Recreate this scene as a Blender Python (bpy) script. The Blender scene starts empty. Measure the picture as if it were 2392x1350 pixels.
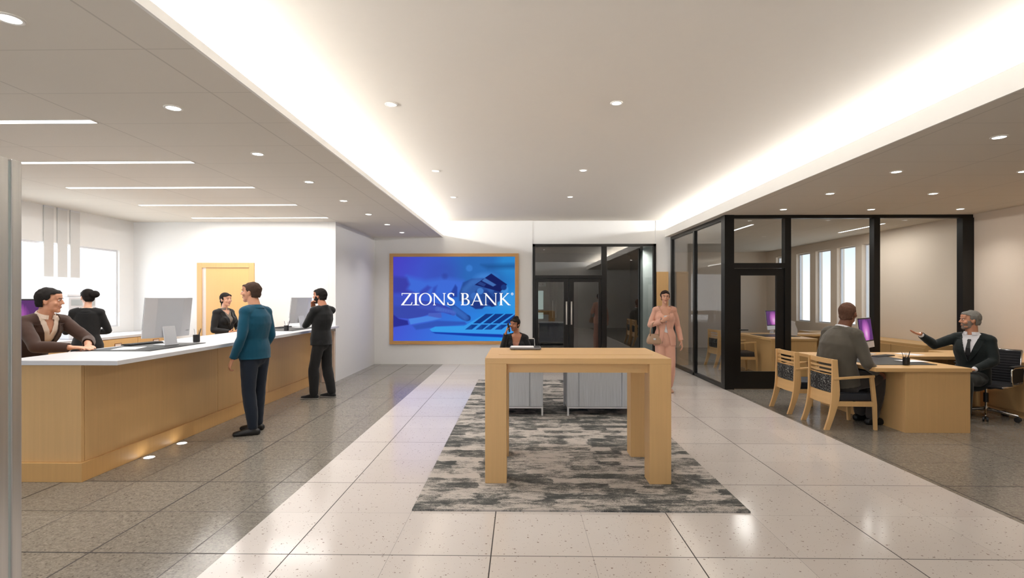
import bpy, bmesh, math, random
import numpy as np
from mathutils import Vector, Matrix
random.seed(7)
C = bpy.context.scene
COL = C.collection
F_PX, CX, CY, HY, EYE = 1223.0, 1196.0, 675.0, 694.0, 1.55
YAW = math.atan(20 / F_PX)
# ---------------------------------------------------------------- measuring helpers (pixel -> point on a known plane)
def ray(px, py):
    u, v = (px - CX) / F_PX, (HY - py) / F_PX
    return Vector((-math.sin(YAW) + u * math.cos(YAW), math.cos(YAW) + u * math.sin(YAW), v))
def atZ(px, py, z=0.0):
    r = ray(px, py); return Vector((0, 0, EYE)) + r * ((z - EYE) / r.z)
def atY(px, py, y):
    r = ray(px, py); return Vector((0, 0, EYE)) + r * (y / r.y)
def atX(px, py, x):
    r = ray(px, py); return Vector((0, 0, EYE)) + r * (x / r.x)

def lin(c):
    c = c / 255.0
    return c / 12.92 if c <= 0.04045 else ((c + 0.055) / 1.055) ** 2.4
def rgb(r, g, b): return (lin(r), lin(g), lin(b), 1.0)

# ---------------------------------------------------------------- materials
class G:
    """small node graph helper"""
    def __init__(s, name):
        s.m = bpy.data.materials.new(name); s.m.use_nodes = True
        s.t = s.m.node_tree; s.n = s.t.nodes; s.l = s.t.links
        s.b = s.n['Principled BSDF']; s.out = s.n['Material Output']
    def node(s, typ, **kw):
        x = s.n.new(typ)
        for k, v in kw.items(): setattr(x, k, v)
        return x
    def put(s, sock, v):
        if isinstance(v, bpy.types.NodeSocket): s.l.new(v, sock)
        else: sock.default_value = v
    def math(s, op, a, b=0.0, c=0.0):
        x = s.node('ShaderNodeMath', operation=op)
        for i, v in enumerate((a, b, c)): s.put(x.inputs[i], v)
        return x.outputs[0]
    def obj(s):
        return s.node('ShaderNodeTexCoord').outputs['Object']
    def xyz(s, v):
        x = s.node('ShaderNodeSeparateXYZ'); s.l.new(v, x.inputs[0]); return x.outputs
    def scale(s, v, sc):
        x = s.node('ShaderNodeMapping'); s.l.new(v, x.inputs[0]); x.inputs['Scale'].default_value = sc; return x.outputs[0]
    def noise(s, v, scale=5.0, detail=3.0, rough=0.5, dist=0.0):
        x = s.node('ShaderNodeTexNoise'); s.l.new(v, x.inputs['Vector'])
        x.inputs['Scale'].default_value = scale; x.inputs['Detail'].default_value = detail
        x.inputs['Roughness'].default_value = rough; x.inputs['Distortion'].default_value = dist
        return x.outputs[0]
    def mix(s, f, a, b):
        x = s.node('ShaderNodeMix', data_type='RGBA')
        s.put(x.inputs[0], f); s.put(x.inputs[6], a); s.put(x.inputs[7], b)
        return x.outputs[2]
    def ramp(s, f, stops):
        x = s.node('ShaderNodeValToRGB'); s.put(x.inputs[0], f)
        e = x.color_ramp.elements
        e[0].position, e[0].color = stops[0]; e[1].position, e[1].color = stops[1]
        for p, c in stops[2:]:
            k = e.new(p); k.color = c
        return x.outputs[0]
    def color(s, v): s.put(s.b.inputs['Base Color'], v)
    def set(s, **kw):
        for k, v in kw.items(): s.put(s.b.inputs[k.replace('_', ' ')], v)
    def bump(s, h, strength=0.2, dist=0.01):
        x = s.node('ShaderNodeBump'); s.l.new(h, x.inputs['Height'])
        x.inputs['Strength'].default_value = strength; x.inputs['Distance'].default_value = dist
        s.l.new(x.outputs[0], s.b.inputs['Normal'])

def plain(name, col, rough=0.6, metal=0.0, spec=0.5, var=0.06, vs=14.0):
    g = G(name); n = g.noise(g.obj(), vs, 3)
    a = tuple(min(1, c * (1 - var)) for c in col[:3]) + (1,); b = tuple(min(1, c * (1 + var)) for c in col[:3]) + (1,)
    g.color(g.mix(n, a, b)); g.set(Roughness=rough, Metallic=metal); g.b.inputs['Specular IOR Level'].default_value = spec
    return g.m
def emit(name, col, strength):
    g = G(name); g.n.remove(g.b); e = g.node('ShaderNodeEmission')
    e.inputs[0].default_value = col; e.inputs[1].default_value = strength
    g.l.new(e.outputs[0], g.out.inputs[0]); return g.m
def wood(name, col, along='z', rough=0.42, contrast=0.10):
    g = G(name); v = g.obj()
    sc = {'z': (38, 38, 1.1), 'x': (1.1, 38, 38), 'y': (38, 1.1, 38)}[along]
    n = g.noise(g.scale(v, sc), 1.0, 4, 0.6, 0.3); n2 = g.noise(v, 1.3, 2)
    a = tuple(c * (1 - contrast) for c in col[:3]) + (1,); b = tuple(min(1, c * (1 + contrast)) for c in col[:3]) + (1,)
    base = g.mix(n, a, b)
    g.color(g.mix(g.math('MULTIPLY', n2, 0.22), base, (col[0] * .82, col[1] * .74, col[2] * .62, 1)))
    g.set(Roughness=rough); return g.m
def glass(name, tint=(1, 1, 1, 1), refl=1.0, ior=1.45):
    g = G(name); g.n.remove(g.b)
    t = g.node('ShaderNodeBsdfTransparent'); t.inputs[0].default_value = tint
    gl = g.node('ShaderNodeBsdfGlossy'); gl.inputs['Roughness'].default_value = 0.01
    f = g.node('ShaderNodeFresnel'); f.inputs[0].default_value = ior
    k = g.math('MULTIPLY', f.outputs[0], refl); k = g.math('MINIMUM', k, 1.0)
    geo = g.node('ShaderNodeNewGeometry'); k = g.math('MULTIPLY', k, g.math('SUBTRACT', 1.0, geo.outputs['Backfacing']))
    mx = g.node('ShaderNodeMixShader'); g.l.new(k, mx.inputs[0])
    g.l.new(t.outputs[0], mx.inputs[1]); g.l.new(gl.outputs[0], mx.inputs[2])
    g.l.new(mx.outputs[0], g.out.inputs[0]); return g.m

M = {}
EXPO = 0.55; SCR = 0.95 / 2 ** EXPO     # screens are exposed like the room
M['wall'] = plain('wall_paint', rgb(228, 228, 227), 0.75, var=0.01)
M['wall_warm'] = plain('warm_wall_paint', rgb(224, 210, 194), 0.75, var=0.01)
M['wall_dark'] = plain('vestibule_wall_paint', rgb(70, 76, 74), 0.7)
M['ceil'] = plain('ceiling_paint', rgb(230, 225, 217), 0.85, var=0.01)
M['fascia'] = plain('fascia_paint', rgb(232, 230, 226), 0.8, var=0.01)
M['black'] = plain('black_frame_metal', rgb(17, 16, 15), 0.32, spec=0.4)
M['white'] = plain('white_laminate', rgb(204, 204, 207), 0.35, var=0.02)
M['wood'] = wood('maple_wood', rgb(212, 173, 119))
M['woodx'] = wood('maple_wood_across', rgb(212, 173, 119), 'x')
M['woody'] = wood('maple_wood_lengthwise', rgb(214, 172, 113), 'y')
M['wood_dim'] = wood('maple_plinth', rgb(203, 160, 102))
M['wood_seam'] = plain('dark_seam', rgb(120, 78, 44), 0.8)
M['seam_grey'] = plain('grey_seam', rgb(60, 60, 60), 0.8)
M['steel'] = plain('chrome_steel', rgb(205, 205, 205), 0.15, 1.0)
M['alu'] = plain('silver_aluminium', rgb(214, 215, 219), 0.33, 0.25, var=0.02)
M['blackpl'] = plain('black_plastic', rgb(20, 20, 21), 0.5)
M['blackfab'] = plain('black_mesh_fabric', rgb(22, 22, 26), 0.85)
M['navyfab'] = plain('dark_navy_vinyl', rgb(34, 38, 46), 0.45)
M['mat_black'] = plain('black_desk_pad', rgb(34, 37, 38), 0.45)
M['paper'] = plain('paper', rgb(232, 232, 236), 0.7, var=0.01)
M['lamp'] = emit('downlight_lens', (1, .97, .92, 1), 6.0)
M['led'] = emit('led_diffuser', (1, .98, .96, 1), 3.0)
M['cove'] = emit('cove_led', (1, .985, .96, 1), 7.0)
M['glass'] = glass('clear_glass', (.97, .98, .975, 1), 1.5)
M['glassdoor'] = glass('dark_entry_glass', (.66, .71, .70, 1), 6.5)
M['brush'] = None
g = G('brushed_steel'); v = g.obj(); n = g.noise(g.scale(v, (60, 60, 1.2)), 1, 3)
g.color(g.mix(n, rgb(178, 178, 178), rgb(206, 204, 202))); g.set(Metallic=0.8, Roughness=0.3); M['brush'] = g.m
M['seam_light'] = plain('seam_light_metal', rgb(170, 185, 188), 0.4, 0.4)

# grey striated laminate (reception desk)
g = G('grey_striated_laminate'); v = g.obj()
n = g.noise(g.scale(v, (260, 260, 2.2)), 1, 3, 0.7)
g.color(g.ramp(n, [(0.3, rgb(158, 163, 170)), (0.7, rgb(200, 205, 212))])); g.set(Roughness=0.5); M['greywood'] = g.m
# chair back pattern: white scribbles on black
g = G('scribble_fabric'); v = g.obj()
vo = g.node('ShaderNodeTexNoise'); g.l.new(v, vo.inputs['Vector']); vo.inputs['Scale'].default_value = 11; vo.inputs['Detail'].default_value = 2.5
k = g.math('ABSOLUTE', g.math('SUBTRACT', g.math('FRACT', g.math('MULTIPLY', vo.outputs[0], 9.0)), 0.5))
g.color(g.ramp(k, [(0.0, rgb(165, 165, 160)), (0.1, rgb(24, 24, 26))])); g.set(Roughness=0.8); M['scribble'] = g.m

# floor: dark terrazzo outside, pale terrazzo in the middle bay, 0.61 m tiles, thin dark joints
g = G('terrazzo_tile'); v = g.obj(); X, Y, Z = g.xyz(v)
T, X0, Y0, XL, XR = 0.6096, -0.178, 3.135, -1.79, 3.43
inL = g.math('MULTIPLY', g.math('GREATER_THAN', X, XL), g.math('LESS_THAN', X, XR))
def joint(cc, off, par):
    a = g.math('DIVIDE', g.math('SUBTRACT', cc, off), T)
    r = g.math('ROUND', a); d = g.math('ABSOLUTE', g.math('SUBTRACT', a, r))
    odd = g.math('ABSOLUTE', g.math('MODULO', g.math('ADD', r, par), 2.0))
    w = g.math('ADD', g.math('MULTIPLY_ADD', odd, 0.0035, 0.0024), g.math('MULTIPLY', g.math('SUBTRACT', 1.0, inL), 0.0035))
    return g.math('LESS_THAN', d, w), odd
jx, ox = joint(X, X0, 1.0); jy, oy = joint(Y, Y0, 1.0)
def chips(scale, thr, keep, st=(1, 1, 1)):
    vo = g.node('ShaderNodeTexVoronoi'); g.l.new(g.scale(v, st), vo.inputs['Vector']); vo.inputs['Scale'].default_value = scale
    sep = g.node('ShaderNodeSeparateColor'); g.l.new(vo.outputs['Color'], sep.inputs[0])
    rr = g.math('MULTIPLY', sep.outputs[1], thr)
    return g.math('MULTIPLY', g.math('LESS_THAN', vo.outputs['Distance'], rr), g.math('GREATER_THAN', sep.outputs[0], keep))
lc = g.math('MAXIMUM', chips(34, 0.26, 0.62, (1, 1.35, 1)), chips(70, 0.26, 0.6, (1.2, 1, 1)))
tn = g.node('ShaderNodeTexWhiteNoise', noise_dimensions='2D')
cmb = g.node('ShaderNodeCombineXYZ')
g.l.new(g.math('FLOOR', g.math('DIVIDE', g.math('SUBTRACT', X, X0), T)), cmb.inputs[0])
g.l.new(g.math('FLOOR', g.math('DIVIDE', g.math('SUBTRACT', Y, Y0), T)), cmb.inputs[1])
g.l.new(cmb.outputs[0], tn.inputs['Vector'])
light = g.mix(tn.outputs[0], rgb(205, 198, 193), rgb(214, 208, 203))
light = g.mix(g.math('MULTIPLY', g.noise(v, 3.0, 3), 0.25), light, rgb(194, 185, 180))
light = g.mix(g.math('MULTIPLY', lc, 0.8), light, rgb(118, 98, 84))
mott = g.noise(v, 26, 5, 0.75); mott2 = g.noise(g.scale(v, (1, 1.6, 1)), 60, 3, 0.7)
dark = g.ramp(g.math('MULTIPLY_ADD', mott2, 0.5, g.math('MULTIPLY', mott, 0.5)), [(0.36, rgb(100, 95, 87)), (0.62, rgb(152, 146, 136))])
dark = g.mix(g.math('MULTIPLY', chips(48, 0.36, 0.45), 0.6), dark, rgb(66, 62, 56))
dark = g.mix(g.math('MULTIPLY', chips(57, 0.28, 0.6), 0.5), dark, rgb(182, 174, 162))
dark = g.mix(g.math('MULTIPLY', tn.outputs[0], 0.25), dark, rgb(112, 106, 98))
base = g.mix(inL, dark, light)
jm = g.math('MAXIMUM', g.math('MULTIPLY', jx, g.math('MULTIPLY_ADD', ox, 0.38, 0.6)), g.math('MULTIPLY', jy, g.math('MULTIPLY_ADD', oy, 0.3, 0.6)))
jm = g.math('MINIMUM', 1.0, g.math('ADD', jm, g.math('MULTIPLY', g.math('MULTIPLY', g.math('SUBTRACT', 1.0, inL), g.math('GREATER_THAN', jm, 0.1)), 0.35)))
base = g.mix(jm, base, rgb(34, 27, 22))
g.color(base); g.set(Roughness=g.math('MULTIPLY_ADD', jm, 0.5, g.math('MULTIPLY_ADD', inL, -0.03, 0.18)))
g.b.inputs['Specular IOR Level'].default_value = 0.5
M['floor'] = g.m

# carpet: broken horizontal brush blocks
g = G('woven_block_carpet'); v = g.obj()
w = g.noise(g.scale(v, (2.2, 4.4, 1)), 2.6, 5, 0.68, 0.5)
br = g.node('ShaderNodeTexBrick'); br.offset = 0.37; br.squash = 0.8
wob = g.node('ShaderNodeMix', data_type='VECTOR'); 
nz = g.node('ShaderNodeTexNoise'); g.l.new(g.scale(v, (3, 8, 1)), nz.inputs['Vector']); nz.inputs['Scale'].default_value = 3; nz.inputs['Detail'].default_value = 3
vm = g.node('ShaderNodeVectorMath', operation='MULTIPLY_ADD'); g.l.new(nz.outputs[1], vm.inputs[0]); vm.inputs[1].default_value = (.16, .07, 0); g.l.new(v, vm.inputs[2])
g.l.new(vm.outputs[0], br.inputs['Vector'])
br.inputs['Color1'].default_value = (0, 0, 0, 1); br.inputs['Color2'].default_value = (1, 1, 1, 1); br.inputs['Mortar'].default_value = (.9, .9, .9, 1)
br.inputs['Scale'].default_value = 1.0; br.inputs['Brick Width'].default_value = 0.27; br.inputs['Row Height'].default_value = 0.115
br.inputs['Mortar Size'].default_value = 0.0; br.inputs['Bias'].default_value = 0.0
st = g.noise(g.scale(v, (3.5, 14, 1)), 2.2, 5, 0.72, 0.5)
fine = g.noise(v, 130, 3, 0.8)
bw = g.node('ShaderNodeRGBToBW'); g.l.new(br.outputs[0], bw.inputs[0])
t1 = g.math('MULTIPLY_ADD', bw.outputs[0], 0.23, g.math('MULTIPLY', w, 0.66))
t2 = g.math('MULTIPLY_ADD', st, 0.36, g.math('MULTIPLY_ADD', fine, 0.5, g.math('SUBTRACT', t1, 0.34)))
g.color(g.ramp(t2, [(0.39, rgb(76, 78, 77)), (0.48, rgb(102, 102, 100)), (0.545, rgb(142, 139, 134)), (0.615, rgb(184, 177, 171))]))
g.set(Roughness=0.95); g.b.inputs['Specular IOR Level'].default_value = 0.1; g.bump(fine, 0.4, 0.004)
M['carpet'] = g.m

# ceiling tile (0.61 x 1.24 grid, hairline joints)
def ceil_tile(name, x0, sx, y0, sy):
    g = G(name); X, Y, Z = g.xyz(g.obj())
    def j(cc, o, s, w):
        a = g.math('DIVIDE', g.math('SUBTRACT', cc, o), s)
        return g.math('LESS_THAN', g.math('ABSOLUTE', g.math('SUBTRACT', a, g.math('ROUND', a))), w / s)
    k = g.math('MAXIMUM', g.math('MULTIPLY', j(X, x0, sx, 0.006), 0.28), g.math('MULTIPLY', j(Y, y0, sy, 0.004), 0.25))
    g.color(g.mix(k, rgb(214, 208, 198), rgb(112, 104, 96))); g.set(Roughness=0.85)
    return g.m
M['ceil_left'] = ceil_tile('ceiling_tile_left', -2.09, 1.235, 2.88, 0.6175)
M['ceil_right'] = ceil_tile('ceiling_tile_right', 3.46, 1.22, 4.21, 0.6)
# window lights: computer wallpaper (purple aurora)
def aurora():
    g = G('aurora_display'); X, Y, Z = g.xyz(g.obj())
    dx = g.math('MULTIPLY', X, g.math('SUBTRACT', 5.5, g.math('MULTIPLY', Z, 5.0)))
    r = g.math('SQRT', g.math('ADD', g.math('MULTIPLY', dx, dx), g.math('MULTIPLY', g.math('SUBTRACT', Z, 0.24), g.math('MULTIPLY', g.math('SUBTRACT', Z, 0.24), 12.0))))
    c = g.ramp(g.math('MULTIPLY_ADD', g.noise(g.scale(g.obj(), (14, 1, 2)), 1.6, 3), 0.35, r), [(0.12, rgb(255, 215, 250)), (0.5, rgb(222, 130, 214)), (0.9, rgb(150, 80, 160)), (1.0, rgb(104, 62, 120))])
    g.n.remove(g.b); e = g.node('ShaderNodeEmission'); g.l.new(c, e.inputs[0]); e.inputs[1].default_value = SCR * .9
    g.l.new(e.outputs[0], g.out.inputs[0]); return g.m
M['aurora'] = aurora()

# ---------------------------------------------------------------- mesh builder
class MB:
    def __init__(s): s.v, s.f, s.mi = [], [], []
    def add(s, vs, fs, mi=0):
        o = len(s.v); s.v += [tuple(p) for p in vs]; s.f += [tuple(i + o for i in f) for f in fs]; s.mi += [mi] * len(fs); return s
    def box(s, x0, x1, y0, y1, z0, z1, mi=0):
        vs = [(x, y, z) for z in (z0, z1) for y in (y0, y1) for x in (x0, x1)]
        return s.add(vs, [(0, 2, 3, 1), (4, 5, 7, 6), (0, 1, 5, 4), (2, 6, 7, 3), (0, 4, 6, 2), (1, 3, 7, 5)], mi)
    def prism(s, pts, axis, a, b, mi=0):
        n = len(pts); mk = {'z': lambda p, h: (p[0], p[1], h), 'y': lambda p, h: (p[0], h, p[1]), 'x': lambda p, h: (h, p[0], p[1])}[axis]
        vs = [mk(p, a) for p in pts] + [mk(p, b) for p in pts]
        return s.add(vs, [tuple(range(n))[::-1], tuple(range(n, 2 * n))] + [(i, (i + 1) % n, n + (i + 1) % n, n + i) for i in range(n)], mi)
    def rings(s, rings, mi=0, cap=True):
        n = len(rings[0]); vs = [p for r in rings for p in r]; fs = []
        for k in range(len(rings) - 1):
            for i in range(n):
                fs.append((k * n + i, k * n + (i + 1) % n, (k + 1) * n + (i + 1) % n, (k + 1) * n + i))
        if cap: fs += [tuple(range(n))[::-1], tuple((len(rings) - 1) * n + i for i in range(n))]
        return s.add(vs, fs, mi)
    def loft(s, secs, n=20, mi=0, round_ends=True):
        """secs: (center, side, fwd, rx, ry)"""
        out = []
        if round_ends:
            c0, c1 = Vector(secs[0][0]), Vector(secs[1][0]); d = (c0 - c1); d = d.normalized() if d.length > 1e-6 else Vector((0, 0, -1))
            r = min(secs[0][3], secs[0][4]) * 0.8
            for a in (80, 55, 30):
                k = math.cos(math.radians(a)); out.append((Vector(secs[0][0]) + d * r * math.sin(math.radians(a)), secs[0][1], secs[0][2], secs[0][3] * k, secs[0][4] * k))
        out += list(secs)
        if round_ends:
            c0, c1 = Vector(secs[-1][0]), Vector(secs[-2][0]); d = (c0 - c1); d = d.normalized() if d.length > 1e-6 else Vector((0, 0, 1))
            r = min(secs[-1][3], secs[-1][4]) * 0.8
            for a in (30, 55, 80):
                k = math.cos(math.radians(a)); out.append((Vector(secs[-1][0]) + d * r * math.sin(math.radians(a)), secs[-1][1], secs[-1][2], secs[-1][3] * k, secs[-1][4] * k))
        rs = []
        for c, sd, fw, rx, ry in out:
            c = Vector(c); rs.append([c + sd * (rx * math.cos(2 * math.pi * i / n)) + fw * (ry * math.sin(2 * math.pi * i / n)) for i in range(n)])
        return s.rings(rs, mi)
    def cap(s, a, b, ra, rb, n=14, mi=0, mid=None):
        a, b = Vector(a), Vector(b); d = (b - a); L = d.length
        d = d / L if L > 1e-7 else Vector((0, 0, 1)); t = Vector((0, 0, 1)) if abs(d.z) < 0.9 else Vector((1, 0, 0))
        sd = d.cross(t).normalized(); fw = sd.cross(d).normalized(); rs = []
        prof = [(-ra * math.sin(math.radians(x)), ra * math.cos(math.radians(x))) for x in (85, 60, 30)] + [(0, ra)]
        if mid: prof += [(L * mid[0], mid[1])]
        prof += [(L, rb)] + [(L + rb * math.sin(math.radians(x)), rb * math.cos(math.radians(x))) for x in (30, 60, 85)]
        for h, r in prof:
            rs.append([a + d * h + sd * (r * math.cos(2 * math.pi * i / n)) + fw * (r * math.sin(2 * math.pi * i / n)) for i in range(n)])
        return s.rings(rs, mi)
    def ell(s, c, rx, ry, rz, fr=None, n=18, m=11, mi=0):
        c = Vector(c); X, Y, Z = fr or (Vector((1, 0, 0)), Vector((0, 1, 0)), Vector((0, 0, 1))); rs = []
        for k in range(m):
            th = math.pi * (k + 0.35) / (m - 0.3); z, r = -math.cos(th), math.sin(th)
            rs.append([c + Z * (rz * z) + X * (rx * r * math.cos(2 * math.pi * i / n)) + Y * (ry * r * math.sin(2 * math.pi * i / n)) for i in range(n)])
        return s.rings(rs, mi)
    def cyl(s, c, r, h, n=24, r2=None, mi=0):
        r2 = r if r2 is None else r2; x, y, z = c
        return s.rings([[(x + q * math.cos(2 * math.pi * i / n), y + q * math.sin(2 * math.pi * i / n), z + hh) for i in range(n)] for q, hh in ((r, 0), (r2, h))], mi)
    def tube(s, pts, r, n=10, mi=0):
        pts = [Vector(p) for p in pts]; rs = []; prev = None
        for i, p in enumerate(pts):
            d = ((pts[min(i + 1, len(pts) - 1)] - pts[max(i - 1, 0)])).normalized()
            if prev is None:
                t = Vector((0, 0, 1)) if abs(d.z) < 0.9 else Vector((1, 0, 0)); sd = d.cross(t).normalized()
            else: sd = (prev - d * prev.dot(d)).normalized()
            prev = sd; fw = sd.cross(d)
            rs.append([p + sd * (r * math.cos(2 * math.pi * k / n)) + fw * (r * math.sin(2 * math.pi * k / n)) for k in range(n)])
        return s.rings(rs, mi)
    def bar(s, a, b, w, t, up=(0, 0, 1), mi=0):
        """rectangular bar from a to b, w across (perp to up), t along up"""
        a, b = Vector(a), Vector(b); d = (b - a).normalized(); u = Vector(up); sd = d.cross(u).normalized(); u = sd.cross(d).normalized(); vs = []
        for p in (a, b):
            for i, j in ((-1, -1), (1, -1), (1, 1), (-1, 1)): vs.append(p + sd * (w / 2 * i) + u * (t / 2 * j))
        return s.add(vs, [(3, 2, 1, 0), (4, 5, 6, 7)] + [(i, (i + 1) % 4, 4 + (i + 1) % 4, 4 + i) for i in range(4)], mi)
    def mesh(s, name, smooth=False):
        me = bpy.data.meshes.new(name); me.from_pydata(s.v, [], s.f); me.update()
        bm = bmesh.new(); bm.from_mesh(me); bmesh.ops.recalc_face_normals(bm, faces=bm.faces); bm.to_mesh(me); bm.free()
        if any(s.mi): me.polygons.foreach_set('material_index', s.mi)
        if smooth: me.polygons.foreach_set('use_smooth', [True] * len(me.polygons))
        return me
    def build(s, name, mats, parent=None, smooth=False, bevel=0, loc=None):
        me = s.mesh(name, smooth)
        for m in (mats if isinstance(mats, (list, tuple)) else [mats]): me.materials.append(m)
        o = bpy.data.objects.new(name, me); COL.objects.link(o)
        if parent: o.parent = parent
        if loc is not None: o.location = loc
        if bevel:
            b = o.modifiers.new('bevel', 'BEVEL'); b.width = bevel; b.segments = 2; b.limit_method = 'ANGLE'
        return o

def tag(o, label=None, cat=None, group=None, kind=None):
    if label: o['label'] = label
    if cat: o['category'] = cat
    if group: o['group'] = group
    if kind: o['kind'] = kind
    return o
def empty(name, loc=(0, 0, 0), rz=0.0):
    o = bpy.data.objects.new(name, None); COL.objects.link(o); o.location = loc; o.rotation_euler = (0, 0, rz)
    o.empty_display_size = 0.1; return o
def struct(mb, name, mat, label=None, bevel=0):
    o = mb.build(name, mat, bevel=bevel); tag(o, label, kind='structure'); return o
def copy_tree(o, parent=None):
    c = o.copy(); COL.objects.link(c); c.parent = parent
    for k in [x for x in KIDS.get(o.name, [])] if False else list(o.children): copy_tree(k, c)
    return c
KIDS = {}

# ---------------------------------------------------------------- the setting
XW, XE, YB, YF = -7.13, 7.55, -2.2, 12.07        # left wall, right wall, wall behind, far wall
YT, YG, YO = 9.53, 8.84, 16.2                     # teller back wall, office front glass, back of office / vestibule
ZL, ZU = 2.93, 3.31
struct(MB().box(XW - .3, XE + .3, YB - .3, YO + .3, -0.1, 0), 'floor', M['floor'], 'polished terrazzo tile floor, pale down the middle and dark grey at both sides')
struct(MB().box(-2.45, 3.85, YB, YF + .2, ZU, ZU + .1), 'ceiling_raised', M['ceil'], 'raised cream ceiling over the middle of the lobby')
struct(MB().box(XW - .2, -1.811, YB, YF - .001, ZL, ZL + .05), 'ceiling_left', M['ceil_left'], 'low tiled ceiling over the teller counter')
struct(MB().box(3.331, XE + .2, YB, YF + .2, ZL, ZL + .05), 'ceiling_right', M['ceil_right'], 'low tiled ceiling over the right seating area')
struct(MB().box(-2.5, XE + .2, YF + .2, YO + .2, ZL, ZL + .05), 'ceiling_office', M['ceil_right'])
struct(MB().box(-1.81, -1.79, YB, YF, ZL - .002, 2.985), 'trim_cove_left', M['fascia'])
struct(MB().box(3.31, 3.33, YB, YF, ZL - .002, 3.10), 'trim_cove_right', M['fascia'])
struct(MB().box(-2.47, -2.42, YB, YF + .1, ZL + .05, ZU + .05), 'trim_cove_back_left', M['fascia'])
struct(MB().box(3.82, 3.87, YB, YF + .1, ZL + .05, ZU + .05), 'trim_cove_back_right', M['fascia'])
# walls
XR0 = atY(784, 893, YT).x                          # left face of the return wall
struct(MB().box(XW - .2, XR0 - .121, YT, YT + .12, 0, ZL), 'wall_teller_back', M['wall'], 'white wall behind the teller counter')
struct(MB().box(XR0 - .12, XR0, YT, YF - .001, 0, ZL - .001), 'wall_return', M['wall'], 'white side wall beside the far end of the teller counter')
xe0, xe1 = atY(1244, 700, YF).x, atY(1532, 700, YF).x
ZE = atY(1300, 570, YF).z
struct(MB().box(XR0, xe0, YF, YF + .15, 0, ZU), 'wall_far_left', M['wall'], 'white far wall carrying the big screen')
struct(MB().box(xe0, xe1, YF + .02, YF + .14, ZE, ZU), 'wall_far_above_entry', M['wall'])
struct(MB().box(xe1, 3.44, YF, YF + .15, 0, ZU), 'wall_far_right', M['wall'])
struct(MB().box(3.44, 3.86, YF, YF + .15, ZL, ZU), 'wall_far_cove_end', M['wall'])
struct(MB().box(-2.5, XR0 + .0, YF, YF + .15, ZL, ZU), 'wall_far_corner', M['wall']) if XR0 > -2.5 else None
w = MB(); w.box(XW - .2, -6.6, YB - .12, YB, 0, ZU + .1); w.box(-.3, XE + .2, YB - .12, YB, 0, ZU + .1); w.box(-6.6, -.3, YB - .12, YB, 0, .3); w.box(-6.6, -.3, YB - .12, YB, 2.7, ZU + .1)  # unseen rear wall, its opening added to let fill light in
struct(w, 'wall_behind', M['wall'])
# left wall with window
wy0, wy1, wz0, wz1 = 6.6, atX(279, 700, XW).y, 1.03, 2.38
w = MB(); w.box(XW - .15, XW, YB, wy0, 0, ZL); w.box(XW - .15, XW, wy1, YT, 0, ZL); w.box(XW - .15, XW, wy0, wy1, 0, wz0); w.box(XW - .15, XW, wy0, wy1, wz1, ZL)
struct(w, 'wall_left', M['wall'], 'white left wall with the wide teller window')
def window(name, y0, y1, z0, z1, x0, x1, gl, fw=.03, label=None):
    f = MB().box(x0, x1, y0, y0 + fw, z0, z1).box(x0, x1, y1 - fw, y1, z0, z1).box(x0, x1, y0 + fw, y1 - fw, z0, z0 + fw).box(x0, x1, y0 + fw, y1 - fw, z1 - fw, z1)
    o = f.build(name, M['alu']); tag(o, label, kind='structure')
    p = MB().box((x0 + x1) / 2 - .003, (x0 + x1) / 2 + .003, y0 + fw, y1 - fw, z0 + fw, z1 - fw).build('window_pane', gl, o)
    return o
window('window_1', wy0, wy1, wz0, wz1, XW - .12, XW - .04, M['glass'], label='wide bright window in the left wall behind the tellers')
# right wall with tall windows inside the office
wins = []
for a, b in ((2013, 2052), (1955, 1998), (1905, 1940), (1860, 1892)):
    wins.append((atX(b, 700, XE).y, atX(a, 700, XE).y))
wins.append((14.75, 15.6))
rz0, rz1 = 0.90, 2.72
w = MB(); yy = YB
for a, b in sorted(wins):
    w.box(XE, XE + .18, yy, a, 0, ZL); w.box(XE, XE + .18, a, b, 0, rz0); w.box(XE, XE + .18, a, b, rz1, ZL); yy = b
w.box(XE, XE + .18, yy, YO, 0, ZL)
struct(w, 'wall_right', M['wall_warm'], 'cream right wall running on into the glass office')
for i, (a, b) in enumerate(sorted(wins)):
    window('window_%d' % (i + 2), a, b, rz0, rz1, XE + .08, XE + .13, M['glass'], label='tall narrow office window, number %d from the lobby side' % (i + 1))
struct(MB().box(3.32, XE + .2, YO, YO + .12, 0, ZL), 'wall_office_back', M['wall_warm'])
struct(MB().box(3.36, 3.44, YF + .15, YO, 0, ZL), 'wall_office_left', M['wall_warm'])
# vestibule behind the entry glass
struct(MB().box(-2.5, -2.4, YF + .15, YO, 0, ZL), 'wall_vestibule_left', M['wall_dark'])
w = MB(); ha, hb = atY(1256, 700, YO).x, atY(1269.5, 700, YO).x; z0_, z1_, z2_, z3_ = [atY(1260, q, YO).z for q in (745, 730, 723, 679)]
w.box(-2.5, ha, YO, YO + .12, 0, ZL).box(hb, 3.32, YO, YO + .12, 0, ZL).box(ha, hb, YO, YO + .12, 0, z0_).box(ha, hb, YO, YO + .12, z1_, z2_).box(ha, hb, YO, YO + .12, z3_, ZL)
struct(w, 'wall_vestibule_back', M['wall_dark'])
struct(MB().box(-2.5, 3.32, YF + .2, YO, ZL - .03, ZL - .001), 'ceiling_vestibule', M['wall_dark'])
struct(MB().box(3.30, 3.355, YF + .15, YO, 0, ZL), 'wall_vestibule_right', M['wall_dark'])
vx0, vx1 = atY(1502, 700, 12.9).x, atY(1560, 700, 12.9).x
struct(MB().box(vx0, min(vx1, 3.28), 12.9, 13.2, 0, ZL - .03), 'pillar_vestibule', M['wall'], 'white pillar behind the entry glass')
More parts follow.
